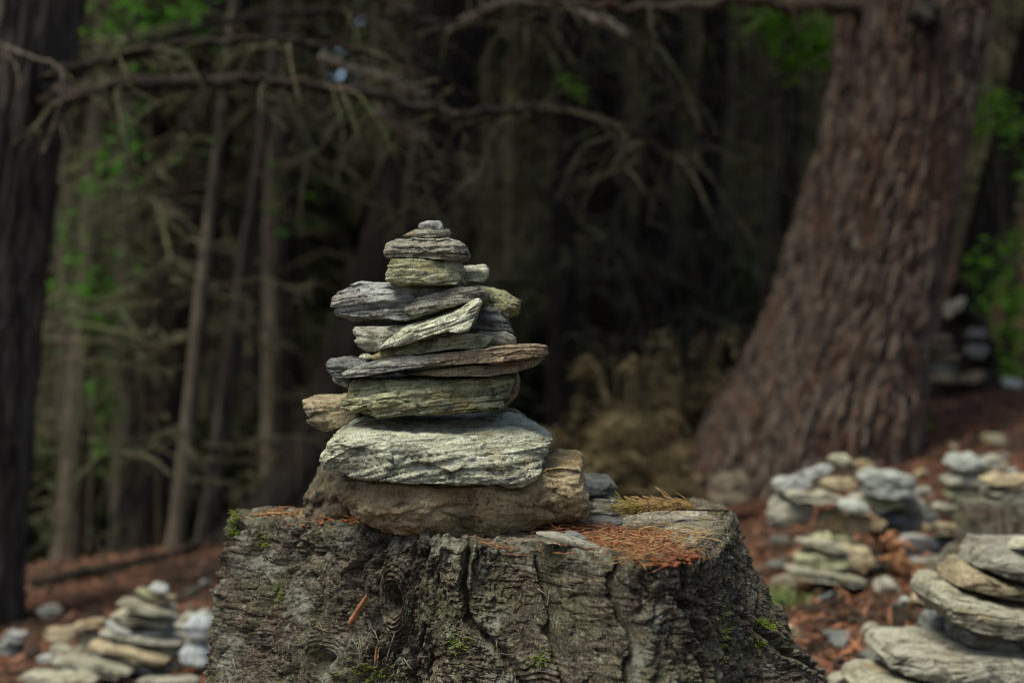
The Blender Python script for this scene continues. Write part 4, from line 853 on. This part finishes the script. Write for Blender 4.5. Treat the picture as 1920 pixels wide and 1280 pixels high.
def sprig():
    rng = random.Random(12); path3 = []
    for (px, py, up) in ((1366, 955, .004), (1330, 959, .008), (1290, 965, .014), (1250, 972, .020), (1212, 978, .022), (1178, 980, .018)):
        q = px_on_top(px, py + 6); path3.append([q[0], q[1], SZ + up])
    org = np.array(path3[2]); root = empty('conifer_sprig', org, 'small conifer sprig with yellowing needles lying at the back right of the stump top', 'sprig')
    m = MB(); m.tube(path3, .0022, .0013, 5, 30); m.build('stem', M_BRANCH, root, origin=org)
    p = resample(path3, 200); m1 = MB(); m2 = MB()
    for k in range(300):
        t = .30 + .70 * rng.random() ** .7; b = p[int(t * 199)]; tip = t > .86
        a = rng.random() * 6.283; dirv = np.array([-.95 + rng.gauss(0, .3), math.sin(a) * 1.0 - .30, abs(math.cos(a)) * .75 - .15]); dirv /= np.linalg.norm(dirv)
        l = rng.uniform(.022, .050); e = b + dirv * l
        e[2] = max(e[2], SZ + .001)
        (m2 if tip and rng.random() < .7 else m1).tube([b, (b + e) / 2 + np.array([0, 0, .004]), e], .0012, .0006, 3, 5)
    o = m1.build('needles', M_NEEDLE2, root, origin=org); o['kind'] = 'stuff'
    o = m2.build('needles', M_NEEDLE3, root, origin=org); o['kind'] = 'stuff'
sprig()

# ------------------------------------------------------------------ the other stone piles
def pile(group, conv, d, rows, seed0, res=.8):
    rng = np.random.RandomState(seed0)
    for k, r in enumerate(rows):
        (xa, ya, xb, yb, th, mat, lab) = r[:7]; mat = 'ash' if lab.startswith(('broad white', 'small white', 'pointed white')) else {'pale': 'cream'}.get(mat, mat); th = th * .88; dd = d + (r[7] if len(r) > 7 else 0); dhf = r[8] if len(r) > 8 else .30; nm = r[9] if len(r) > 9 else 'flat_stone'; box = r[10] if len(r) > 10 else .08
        t = np.linspace(0, 1, 7); cx = xa + (xb - xa) * t; cy = ya + (yb - ya) * t; h = th / 2 * np.array([.25, .85, .95, 1, .97, .85, .3])
        if box > .45: h = th / 2 * np.sin(np.pi * t) ** .6
        j1 = np.clip(1 + .2 * rng.randn(7), .6, 1.4); j2 = np.clip(1 + .2 * rng.randn(7), .6, 1.4)
        top = [conv(a, b - c * e) for a, b, c, e in zip(cx, cy, h, j1)]; bot = [conv(a, b + c * e) for a, b, c, e in zip(cx, cy, h, j2)]; top = [conv(cx[0], cy[0])] + top + [conv(cx[-1], cy[-1])]; bot = [conv(cx[0], cy[0])] + bot + [conv(cx[-1], cy[-1])]
        wm = abs(top[-1][0] - top[0][0]) / F * dd
        small = wm < .12
        stone(lab, group, mat, top, bot, dd, max(wm * dhf, .02), seed0 * 50 + k, layer=.016, amp=.006 if small else .010, rough=.005 if small else .009, slope=.15, res=res, box=box, name=nm)
zl = lambda X, Y: (X / 4.571, 1040 + Y / 4.571)
pile('stones of the low cairn left of the stump', zl, 4.2, [
 (1292, 275, 1440, 290, 90, 'grey', 'small pale grey stone topping the low cairn left of the stump'),
 (1170, 300, 1330, 350, 70, 'green', 'small greenish stone just left under the top of the left cairn', .02),
 (1290, 375, 1500, 370, 100, 'tan', 'yellowish stone supporting the top of the left cairn', .03),
 (1030, 390, 1490, 490, 75, 'pale', 'pale thin plate sloping down right, high in the left cairn', 0, .35),
 (960, 510, 1500, 580, 80, 'pale', 'second pale sloping plate of the left cairn', .02, .35),
 (920, 570, 1150, 680, 60, 'grey', 'bluish plate end jutting left in the middle of the left cairn', -.03),
 (1100, 655, 1500, 640, 60, 'grey', 'grey-blue plate in the middle right of the left cairn', .03, .35),
 (880, 640, 1560, 740, 75, 'drab', 'drab sloping plate in the lower middle of the left cairn', 0, .3),
 (990, 760, 1550, 810, 100, 'green', 'thick greenish slab near the foot of the left cairn', .02, .32),
 (765, 755, 1440, 900, 95, 'tan', 'long pinkish plate sloping right at the foot of the left cairn', -.08, .25),
 (615, 610, 915, 565, 65, 'tan', 'tan plate on the small side stack of the left cairn', .04),
 (670, 690, 880, 680, 90, 'tan', 'orange-tan block under the tan plate beside the left cairn', .05),
 (640, 810, 920, 790, 120, 'drab', 'drab block under the side stack of the left cairn', .05),
 (440, 790, 680, 850, 90, 'pale', 'pale greenish stone at the left foot of the left cairn', 0),
 (460, 890, 1130, 1000, 100, 'pale', 'long pale plate lying at the front foot of the left cairn', -.16, .25),
 (760, 890, 1320, 965, 75, 'grey', 'grey plate lying behind the front foot of the left cairn', -.06, .28),
 (1040, 970, 1560, 930, 120, 'drab', 'dark base slab under the left cairn', 0, .3),
 (1590, 600, 1830, 590, 215, 'white', 'smooth pale rounded cobble beside the stump, upper of two', -.1, .4, 'cobble', .45),
 (1555, 850, 1800, 850, 265, 'white', 'smooth pale rounded cobble beside the stump, lower of two', -.1, .4, 'cobble', .35),
 (1440, 640, 1900, 600, 330, 'drab', 'broad grey stone standing behind the white cobbles', .22, .2, 'boulder', .5),
 (30, 690, 225, 690, 110, 'grey', 'small bluish stone on the ground at far left', .1, .4),
 (-40, 790, 190, 800, 110, 'dark', 'dark stone under the small bluish stone at far left', .12, .4),
 (380, 660, 640, 690, 130, 'tan', 'yellowish stone behind the side stack of the left cairn', .5),
 (330, 470, 530, 480, 110, 'dark', 'dark bluish stone lying behind the left cairn', .9),
 (325, 875, 455, 880, 75, 'grey', 'little grey stone left of the foot of the left cairn', -.05, .45),
 (180, 1035, 830, 1070, 110, 'pale', 'yellowish slab at the bottom left edge of the picture', -.3, .25),
 (1180, 1075, 1700, 1075, 70, 'drab', 'brown slab on the ground at the left foot of the stump', -.3, .25),
], 21)
zr = lambda X, Y: (1400 + X / 2.783, 820 + Y / 2.783)
G = 'stones of the near cairn at the right edge'
def R(label, mat, top, bot, d=2.95, dh=.10, **kw): return S(label, mat, top, bot, d, dh, zr, **kw)
R('grey-white rounded stone on top of the near right cairn', 'drab', [(1155, 650), (1185, 590), (1240, 536), (1450, 532), (1640, 560), (1700, 640)], [(1155, 650), (1300, 695), (1440, 725), (1600, 720), (1700, 640)], dh=.12, layer=.014, slope=.35)
R('small pale chip lying on top of the near right cairn at the picture edge', 'pale', [(1385, 560), (1420, 530), (1500, 520), (1570, 545)], [(1385, 560), (1450, 575), (1570, 560)], 2.9, .04)
R('tan wedge with pale top, second in the near right cairn', 'tan', [(1045, 742), (1070, 690), (1120, 640), (1165, 634), (1300, 690), (1460, 725), (1660, 740)], [(1045, 742), (1150, 768), (1250, 795), (1460, 832), (1660, 740)], dh=.12, layer=.016, lean=.2, slope=.35)
R('big cream-yellow layered slab, third in the near right cairn', 'cream', [(925, 825), (945, 765), (985, 738), (1050, 738), (1250, 800), (1460, 828), (1720, 860)], [(925, 825), (980, 900), (1070, 940), (1150, 962), (1300, 988), (1460, 984), (1640, 960), (1720, 860)], dh=.15, layer=.015, amp=.008, slope=.2)
R('small drab stone wedged under the big yellow slab of the near right cairn', 'drab', [(1075, 1012), (1105, 975), (1200, 980), (1300, 988), (1440, 1015), (1560, 1030)], [(1075, 1012), (1090, 1042), (1200, 1062), (1400, 1074), (1560, 1030)], dh=.10)
R('dark grey block behind the wedged stone in the near right cairn', 'dark', [(920, 1050), (945, 960), (980, 925), (1180, 960), (1400, 980), (1600, 1000)], [(920, 1050), (1200, 1075), (1600, 1060), (1600, 1000)], 3.12, .08)
R('long grey-tan slab jutting left, low in the near right cairn', 'drab', [(665, 1108), (700, 1062), (735, 1050), (1050, 1056), (1460, 1058), (1760, 1080)], [(665, 1108), (680, 1138), (830, 1192), (1000, 1212), (1200, 1240), (1460, 1245), (1660, 1230), (1760, 1080)], dh=.17, layer=.013, amp=.008, slope=.12)
R('thin pale plate under the long slab of the near right cairn', 'cream', [(835, 1225), (880, 1215), (1100, 1225), (1300, 1245), (1600, 1250)], [(835, 1225), (1000, 1250), (1300, 1285), (1500, 1290), (1600, 1250)], 2.93, .16)
R('cream slab at the bottom right corner, lowest of the near right cairn', 'cream', [(545, 1285), (590, 1250), (650, 1232), (800, 1236), (1000, 1262), (1300, 1290), (1600, 1300)], [(545, 1285), (600, 1330), (800, 1370), (1100, 1390), (1400, 1390), (1600, 1300)], 2.88, .16, layer=.02)
pile('hidden base of the near right cairn', zr, 2.95, [(640, 1480, 1740, 1490, 230, 'drab', 'broad base stone under the near right cairn', .05, .25)], 24)
GM = 'stones of the wide pile right of the stump'
pile(GM, zr, 4.45, [
 (425, 112, 560, 118, 90, 'pale', 'round pale stone on top of the wide pile at the foot of the big tree', .1, .45, 'cobble', .7),
 (290, 195, 450, 150, 60, 'grey', 'bluish slanting slate just left of the round pale top stone', .1),
 (520, 165, 660, 140, 70, 'brown', 'brown chip right of the round pale top stone', .12),
 (260, 205, 400, 190, 55, 'dark', 'dark flake under the bluish slanting slate of the wide pile', .1),
 (135, 245, 330, 235, 90, 'grey', 'blocky grey stone at the upper left corner of the wide pile', .05),
 (205, 300, 500, 315, 75, 'pale', 'long pale plate in the left half of the wide pile', -.03, .35),
 (385, 235, 580, 245, 65, 'tan', 'tan slab under the round pale top stone of the wide pile', .05),
 (580, 205, 860, 215, 90, 'pale', 'broad white slab, upper of two in the right half of the wide pile', 0, .35),
 (600, 275, 900, 275, 75, 'pale', 'broad white slab, lower of two in the right half of the wide pile', -.02, .35),
 (590, 335, 830, 340, 75, 'green', 'greenish slab under the two white slabs', .02, .35),
 (790, 350, 930, 345, 95, 'drab', 'drab stone at the right end of the wide pile', .05),
 (880, 275, 965, 275, 60, 'drab', 'small drab stone right of the two white slabs', .1, .4),
 (480, 350, 635, 370, 65, 'pale', 'small white stone standing out in the middle of the wide pile', -.1, .4),
 (370, 440, 570, 430, 130, 'brown', 'brown block in the middle of the wide pile', 0),
 (520, 430, 720, 450, 95, 'tan', 'tan stone right below the small white stone of the wide pile', -.06),
 (600, 440, 900, 430, 130, 'dark', 'dark supporting block in the right half of the wide pile', .08, .3),
 (700, 400, 920, 400, 100, 'drab', 'drab supporting stone below the greenish slab', .1),
 (120, 380, 320, 370, 190, 'drab', 'large grey block forming the left side of the wide pile', .06, .4, 'boulder', .4),
 (330, 530, 600, 560, 110, 'green', 'mossy olive stone low in the wide pile', -.05),
 (260, 535, 520, 580, 60, 'pale', 'pale thin plate sloping right, low at the front of the wide pile', -.18, .35),
 (250, 625, 520, 650, 95, 'green', 'olive slab under the sloping thin plate of the wide pile', -.18, .35),
 (480, 620, 660, 640, 140, 'tan', 'tan block low at the front right of the wide pile', -.14),
 (210, 690, 610, 750, 65, 'pale', 'lowest pale plate at the front of the wide pile', -.25, .35),
 (560, 600, 710, 640, 130, 'drab', 'drab stone beside the rust-coloured fern', -.02),
], 31)
pile('stones of the dim pile between the wide pile and the right stump', zr, 4.7, [
 (1030, 130, 1245, 130, 130, 'pale', 'pointed white stone on top of the dim pile by the right stump', 0, .4, 'cobble', .6),
 (1225, 130, 1340, 130, 75, 'drab', 'small drab stone right of the pointed white stone', .1),
 (1020, 220, 1250, 225, 90, 'drab', 'brownish slab under the pointed white stone', 0),
 (1030, 290, 1260, 290, 70, 'green', 'greenish slab in the dim pile by the right stump', 0),
 (970, 360, 1190, 380, 95, 'drab', 'drab broad slab in the middle of the dim pile', 0),
 (900, 410, 990, 405, 75, 'pale', 'small white stone at the left of the dim pile', -.12, .4),
 (930, 465, 1170, 470, 75, 'tan', 'tan slab in the lower part of the dim pile', -.04),
 (945, 560, 1160, 555, 130, 'dark', 'dark block at the foot of the dim pile', 0),
 (850, 650, 1120, 655, 80, 'pale', 'pale slab lying at the front foot of the dim pile', -.25),
 (780, 560, 980, 555, 85, 'grey', 'grey stone between the rust-coloured fern and the dim pile', -.05),
], 41)
# -- right stump with stones on it
D = 3.9
x = (1895 - 960) / F * D; z0 = float(gz(x, D)); root = empty('tree_stump', (x, D, z0), 'small bark-covered stump cut by the right edge, stones on its top', 'tree stump'); org = np.array([x, D, z0])
ztop = CZ - (945 - 640) / F * D
V, Q, T = trunk_mesh('bark', [[x, D + .12, z0 - .1], [x + .01, D + .12, z0 + .1], [x + .02, D + .12, (z0 + ztop) / 2], [x + .02, D + .12, ztop]], [.17, .14, .12, .115], 120, 120, .013, .03, 71, 4, .3, .15)
part_at('bark', V, Q, T, M_STUMP, root, org)
pile('stones on the small right stump', zr, 3.98, [
 (1235, 225, 1560, 225, 75, 'tan', 'tan stone uppermost on the small right stump', 0, .35),
 (1250, 285, 1600, 285, 75, 'pale', 'pale greenish stone in the middle of the stack on the small right stump', .01, .35),
 (1230, 335, 1590, 335, 60, 'drab', 'drab plate lying directly on the small right stump', .01, .35)], 51)
# -- uprooted stump with little stacks, far right
D = 8.2
x = (1795 - 960) / F * D; z0 = float(gz(x, D)); org = np.array([x, D, z0]); root = empty('tree_stump', org, 'blackened uprooted stump far right behind the big tree', 'tree stump')
ztop = CZ + (640 - 590) / F * D
V, Q, T = trunk_mesh('bark', [[x, D, z0 - .1], [x, D, z0 + .15], [x + .02, D, ztop]], [.24, .17, .13], 70, 60, .03, .05, 81, 5, .4, .2); part_at('bark', V, Q, T, M_DARKBARK, root, org)
branch(root, org, pxpath([(1835, 690), (1838, 650), (1822, 600), (1800, 575)], D - .15), .06, .035, M_DARKBARK, 'root', seed=7)
branch(root, org, pxpath([(1800, 640), (1840, 610), (1850, 640), (1842, 690)], D - .1), .045, .03, M_DARKBARK, 'root', seed=9)
branch(root, org, pxpath([(1745, 700), (1750, 640), (1775, 600)], D - .2), .02, .014, M_DARKBARK, 'root', seed=8)
pile('stones by the uprooted stump', lambda a, b: (a, b), 7.9, [
 (1735, 708, 1800, 706, 22, 'umber', 'drab flat stone at the foot of the uprooted stump', 0),
 (1752, 672, 1800, 668, 14, 'umber', 'third stone up of the little stack by the uprooted stump', 0),
 (1748, 652, 1790, 650, 14, 'umber', 'brown stone on the little stack by the uprooted stump', 0),
 (1756, 634, 1786, 632, 14, 'umber', 'topmost stone of the little stack by the uprooted stump', 0),
 (1768, 590, 1808, 560, 26, 'drab', 'pointed pale stone leaning against the top of the uprooted stump', .08),
 (1808, 660, 1850, 655, 30, 'dark', 'dark stone heaped right on the roots of the uprooted stump', .02),
 (1812, 628, 1846, 622, 24, 'dark', 'dark stone topping the heap on the roots of the uprooted stump', .04),
 (1745, 690, 1790, 690, 16, 'dark', 'dark stone stacked on the drab flat one by the uprooted stump', 0),
 (1800, 712, 1845, 700, 22, 'umber', 'slanting stone right of the uprooted stump foot', 0),
 (1878, 716, 1915, 716, 22, 'grey', 'grey stone under the green shrub at the right edge', 0)], 61, .6)
pile('stones at the foot of the big leaning tree', lambda a, b: (a, b), 5.7, [
 (1335, 905, 1405, 900, 34, 'umber', 'brown stone at the root of the big leaning tree, upper of two', 0, .4),
 (1330, 933, 1400, 930, 30, 'umber', 'brown stone at the root of the big leaning tree, lower of two', -.05, .4)], 62, .6)
leafy('rusty_fern', 'rust-orange dead fern tuft in the wide pile of stones', 'fern', [(1660, 1065, 4.4), (1662, 1030, 4.4), (1665, 1000, 4.4)], [(1660, 1015, 10, 18, 120), (1668, 1040, 8, 12, 60), (1650, 1005, 8, 10, 30)], 9, .035, M_NEEDLE)

# ------------------------------------------------------------------ loose things on the ground
rng = random.Random(99); k = 0
small = []
for q in range(9):
    small.append(None)
def scatter_stones():
    rng = random.Random(4); protos = []
    mats = ['drab', 'grey', 'cream', 'tan', 'dark', 'dark']
    for q in range(10):
        o = stone('pale chip of stone lying on the needle-covered ground near the piles', 'small stones scattered on the ground', mats[q % 6],
                  [(960, 640), (968, 630), (985, 626 - q % 4), (1000, 631), (1010, 640)], [(960, 640), (970, 646), (990, 649 + q % 3), (1003, 646), (1010, 640)], 3.2, .022 + .002 * (q % 3), 500 + q, amp=.003, rough=.004, res=.7, name='small_stone')
        o['category'] = 'stone'; protos.append(o)
    spots = []
    for q in range(100):
        if q < 66: px, d = rng.uniform(1440, 1910), rng.uniform(2.9, 6.5)
        else: px, d = rng.uniform(0, 400), rng.uniform(3.3, 6.0)
        spots.append((px, d))
    for q, (px, d) in enumerate(spots):
        x = (px - 960) / F * d
        if math.hypot(x - SC[0], d - SC[1]) < .75: continue
        p = protos[q % 10]; o = p if q < 10 else p.copy()
        if q >= 10: col.objects.link(o)
        o['label'] = ['drab', 'blue-grey', 'cream', 'tan', 'dark', 'dark'][q % 10 % 6] + ' stone chip lying on the needle litter ' + ('right' if px > 960 else 'left') + ' of the big stump, ' + ('near' if d < 4.2 else 'farther off')
        s = rng.uniform(.4, 1.5) * (1 if rng.random() < .8 else 1.7)
        o.scale = (s, s * rng.uniform(.8, 1.3), s * rng.uniform(.7, 1.2)); o.location = (x, d, float(gz(x, d)) - .004); o.rotation_euler = (rng.gauss(0, .2), rng.gauss(0, .25), rng.random() * 6.28)
scatter_stones()
def ground_litter():
    rng = random.Random(14); m = MB()
    for q in range(26000):
        d = 2.4 + rng.random() ** 1.3 * 8; x = rng.uniform(-.42, .42) * d
        if math.hypot(x - SC[0], d - SC[1]) < .6: continue
        if abs(x) < .10 * d: continue
        z = float(0.12 * max(-5, min(6, x)) ) if False else None
        m_c = (x, d); pts_.append(m_c)
    P = np.array(pts_); Z = gz(P[:, 0], P[:, 1]); n = len(P)
    r = np.random.RandomState(3); a = r.rand(n) * 6.283; l = r.uniform(.015, .055, n); wdt = r.uniform(.0015, .006, n) * np.where(r.rand(n) < .12, 1.7, 1) * .8; tilt = r.normal(0, .45, n)
    t = np.stack([np.cos(a), np.sin(a), tilt], 1) * l[:, None]; s = np.stack([-np.sin(a), np.cos(a), r.normal(0, .4, n)], 1) * wdt[:, None]
    c = np.stack([P[:, 0], P[:, 1], Z + .004 + .006 * r.rand(n)], 1)
    V = np.stack([c - t, c + s, c + t, c - s], 1).reshape(-1, 3); Q = np.arange(4 * n).reshape(n, 4)
    tag(link('needle_litter', mesh_from('needle_litter', V, Q, smooth=False), M_LITTER), 'red-brown fallen needles and flakes covering the forest floor', 'needles', kind='stuff')
pts_ = []
ground_litter()
def debris():
    rng = random.Random(41); m = MB()
    for q in range(900):
        px, d = (rng.uniform(1420, 1920), rng.uniform(2.6, 8)) if q % 3 else (rng.uniform(0, 410), rng.uniform(3.0, 7.5))
        x = (px - 960) / F * d
        if math.hypot(x - SC[0], d - SC[1]) < .65: continue
        z = float(gz(x, d)) + .008; a = rng.random() * 6.283; l = rng.uniform(.02, .11) if q % 9 else rng.uniform(.12, .35); r = rng.uniform(.002, .007) * (1.6 if q % 5 == 0 else 1)
        t = np.array([math.cos(a), math.sin(a), rng.gauss(0, .12)]) * l / 2; c = np.array([x, d, z])
        m.tube([c - t, c + np.array([rng.gauss(0, .1) * l, rng.gauss(0, .1) * l, .01]), c + t], r, r * .6, 4, 4)
    tag(m.build('floor_debris', M_BRANCH), 'dark twigs and bark bits littering the forest floor', 'twigs', kind='stuff')
debris()
def cones():
    rng = random.Random(15); base = None
    for q in range(26):
        px, d = (rng.uniform(1470, 1900), rng.uniform(3.0, 6.0)) if q < 18 else (rng.uniform(0, 390), rng.uniform(3.6, 6))
        x = (px - 960) / F * d
        if base is None:
            V = []; Q = []
            for ring in range(9):
                for s in range(8):
                    t = ring / 8; rad = .016 * math.sin(.3 + t * 2.6); a = s / 8 * 6.283 + ring * .4; c = np.array([math.cos(a) * rad, math.sin(a) * rad, t * .05 - .025]); o_ = np.array([math.cos(a), math.sin(a), .5]); w = np.array([-math.sin(a), math.cos(a), 0]); b = len(V)
                    V += [c * [.3, .3, 1], c + w * .006, c + o_ * .008, c - w * .006]; Q.append((b, b + 1, b + 2, b + 3))
            me = mesh_from('pine_cone', V, Q, smooth=False); me.materials.append(M_BRANCH); base = me
        o = link('pine_cone', base, None); o.location = (x, d, float(gz(x, d)) + .014); o.rotation_euler = (1.5 + rng.gauss(0, .2), 0, rng.random() * 6.28); o.scale = (1.3,) * 3
        tag(o, 'dark fallen cone on the red needle litter ' + ('right' if px > 960 else 'left') + ' of the big stump', 'cone', 'fallen cones on the forest floor')
cones()
def stick(label, pp, d, r0, r1, mat, seed):
    m = MB(); p = []
    for (px, dd) in pp:
        x = (px - 960) / F * dd; p.append([x, dd, float(gz(x, dd)) + r0 * .7])
    org = np.array(p[0]); m.tube(p, r0, r1, 6, 16, rough=.3, seed=seed); o = m.build('fallen_branch', mat, None, origin=org); o.location = org.tolist(); tag(o, label, 'branch', 'fallen branches on the forest floor')
stick('long dark fallen branch on the floor behind the left cairn', [(60, 6.4), (200, 6.6), (330, 6.9), (400, 7.3)], 0, .035, .02, M_DARKBARK, 1)
stick('grey fallen branch on the floor close to the left side of the stump', [(250, 5.2), (330, 5.5), (410, 6.0)], 0, .022, .012, M_PALEBARK, 2)
stick('dark root-like branch on the floor below the brown ferns', [(1060, 6.3), (1150, 6.2), (1240, 6.1)], 0, .05, .03, M_DARKBARK, 3)
stick('short grey stick on the floor left of the wide pile', [(1405, 4.5), (1440, 4.7), (1490, 4.8)], 0, .014, .008, M_PALEBARK, 4)
def grass(px, d, n, label, seed):
    rng = random.Random(seed); x = (px - 960) / F * d; z = float(gz(x, d)); V = []; Q = []
    for k in range(n):
        b = np.array([rng.gauss(0, .045), rng.gauss(0, .045), 0]); a = rng.random() * 6.283; l = rng.uniform(.03, .075); o_ = np.array([math.cos(a), math.sin(a), 0]); w = np.array([-math.sin(a), math.cos(a), 0]) * .0025; i = len(V)
        V += [b - w, b + w, b + o_ * l * .3 + w * .8 + [0, 0, l * .7], b + o_ * l * .3 - w * .8 + [0, 0, l * .7], b + o_ * l * .75 + [0, 0, l * .8]]; Q.append((i, i + 1, i + 2, i + 3)); Q.append((i + 3, i + 2, i + 4, i + 4))
    Q4 = [q for q in Q if q[2] != q[3]]; T3 = [q[:3] for q in Q if q[2] == q[3]]
    o = link('grass_tuft', mesh_from('grass_tuft', V, Q4, T3, False), M_GRASS); o.location = (x, d, z); tag(o, label, 'grass')
grass(1452, 4.1, 240, 'soft green grass tuft between the stump and the wide pile', 1)
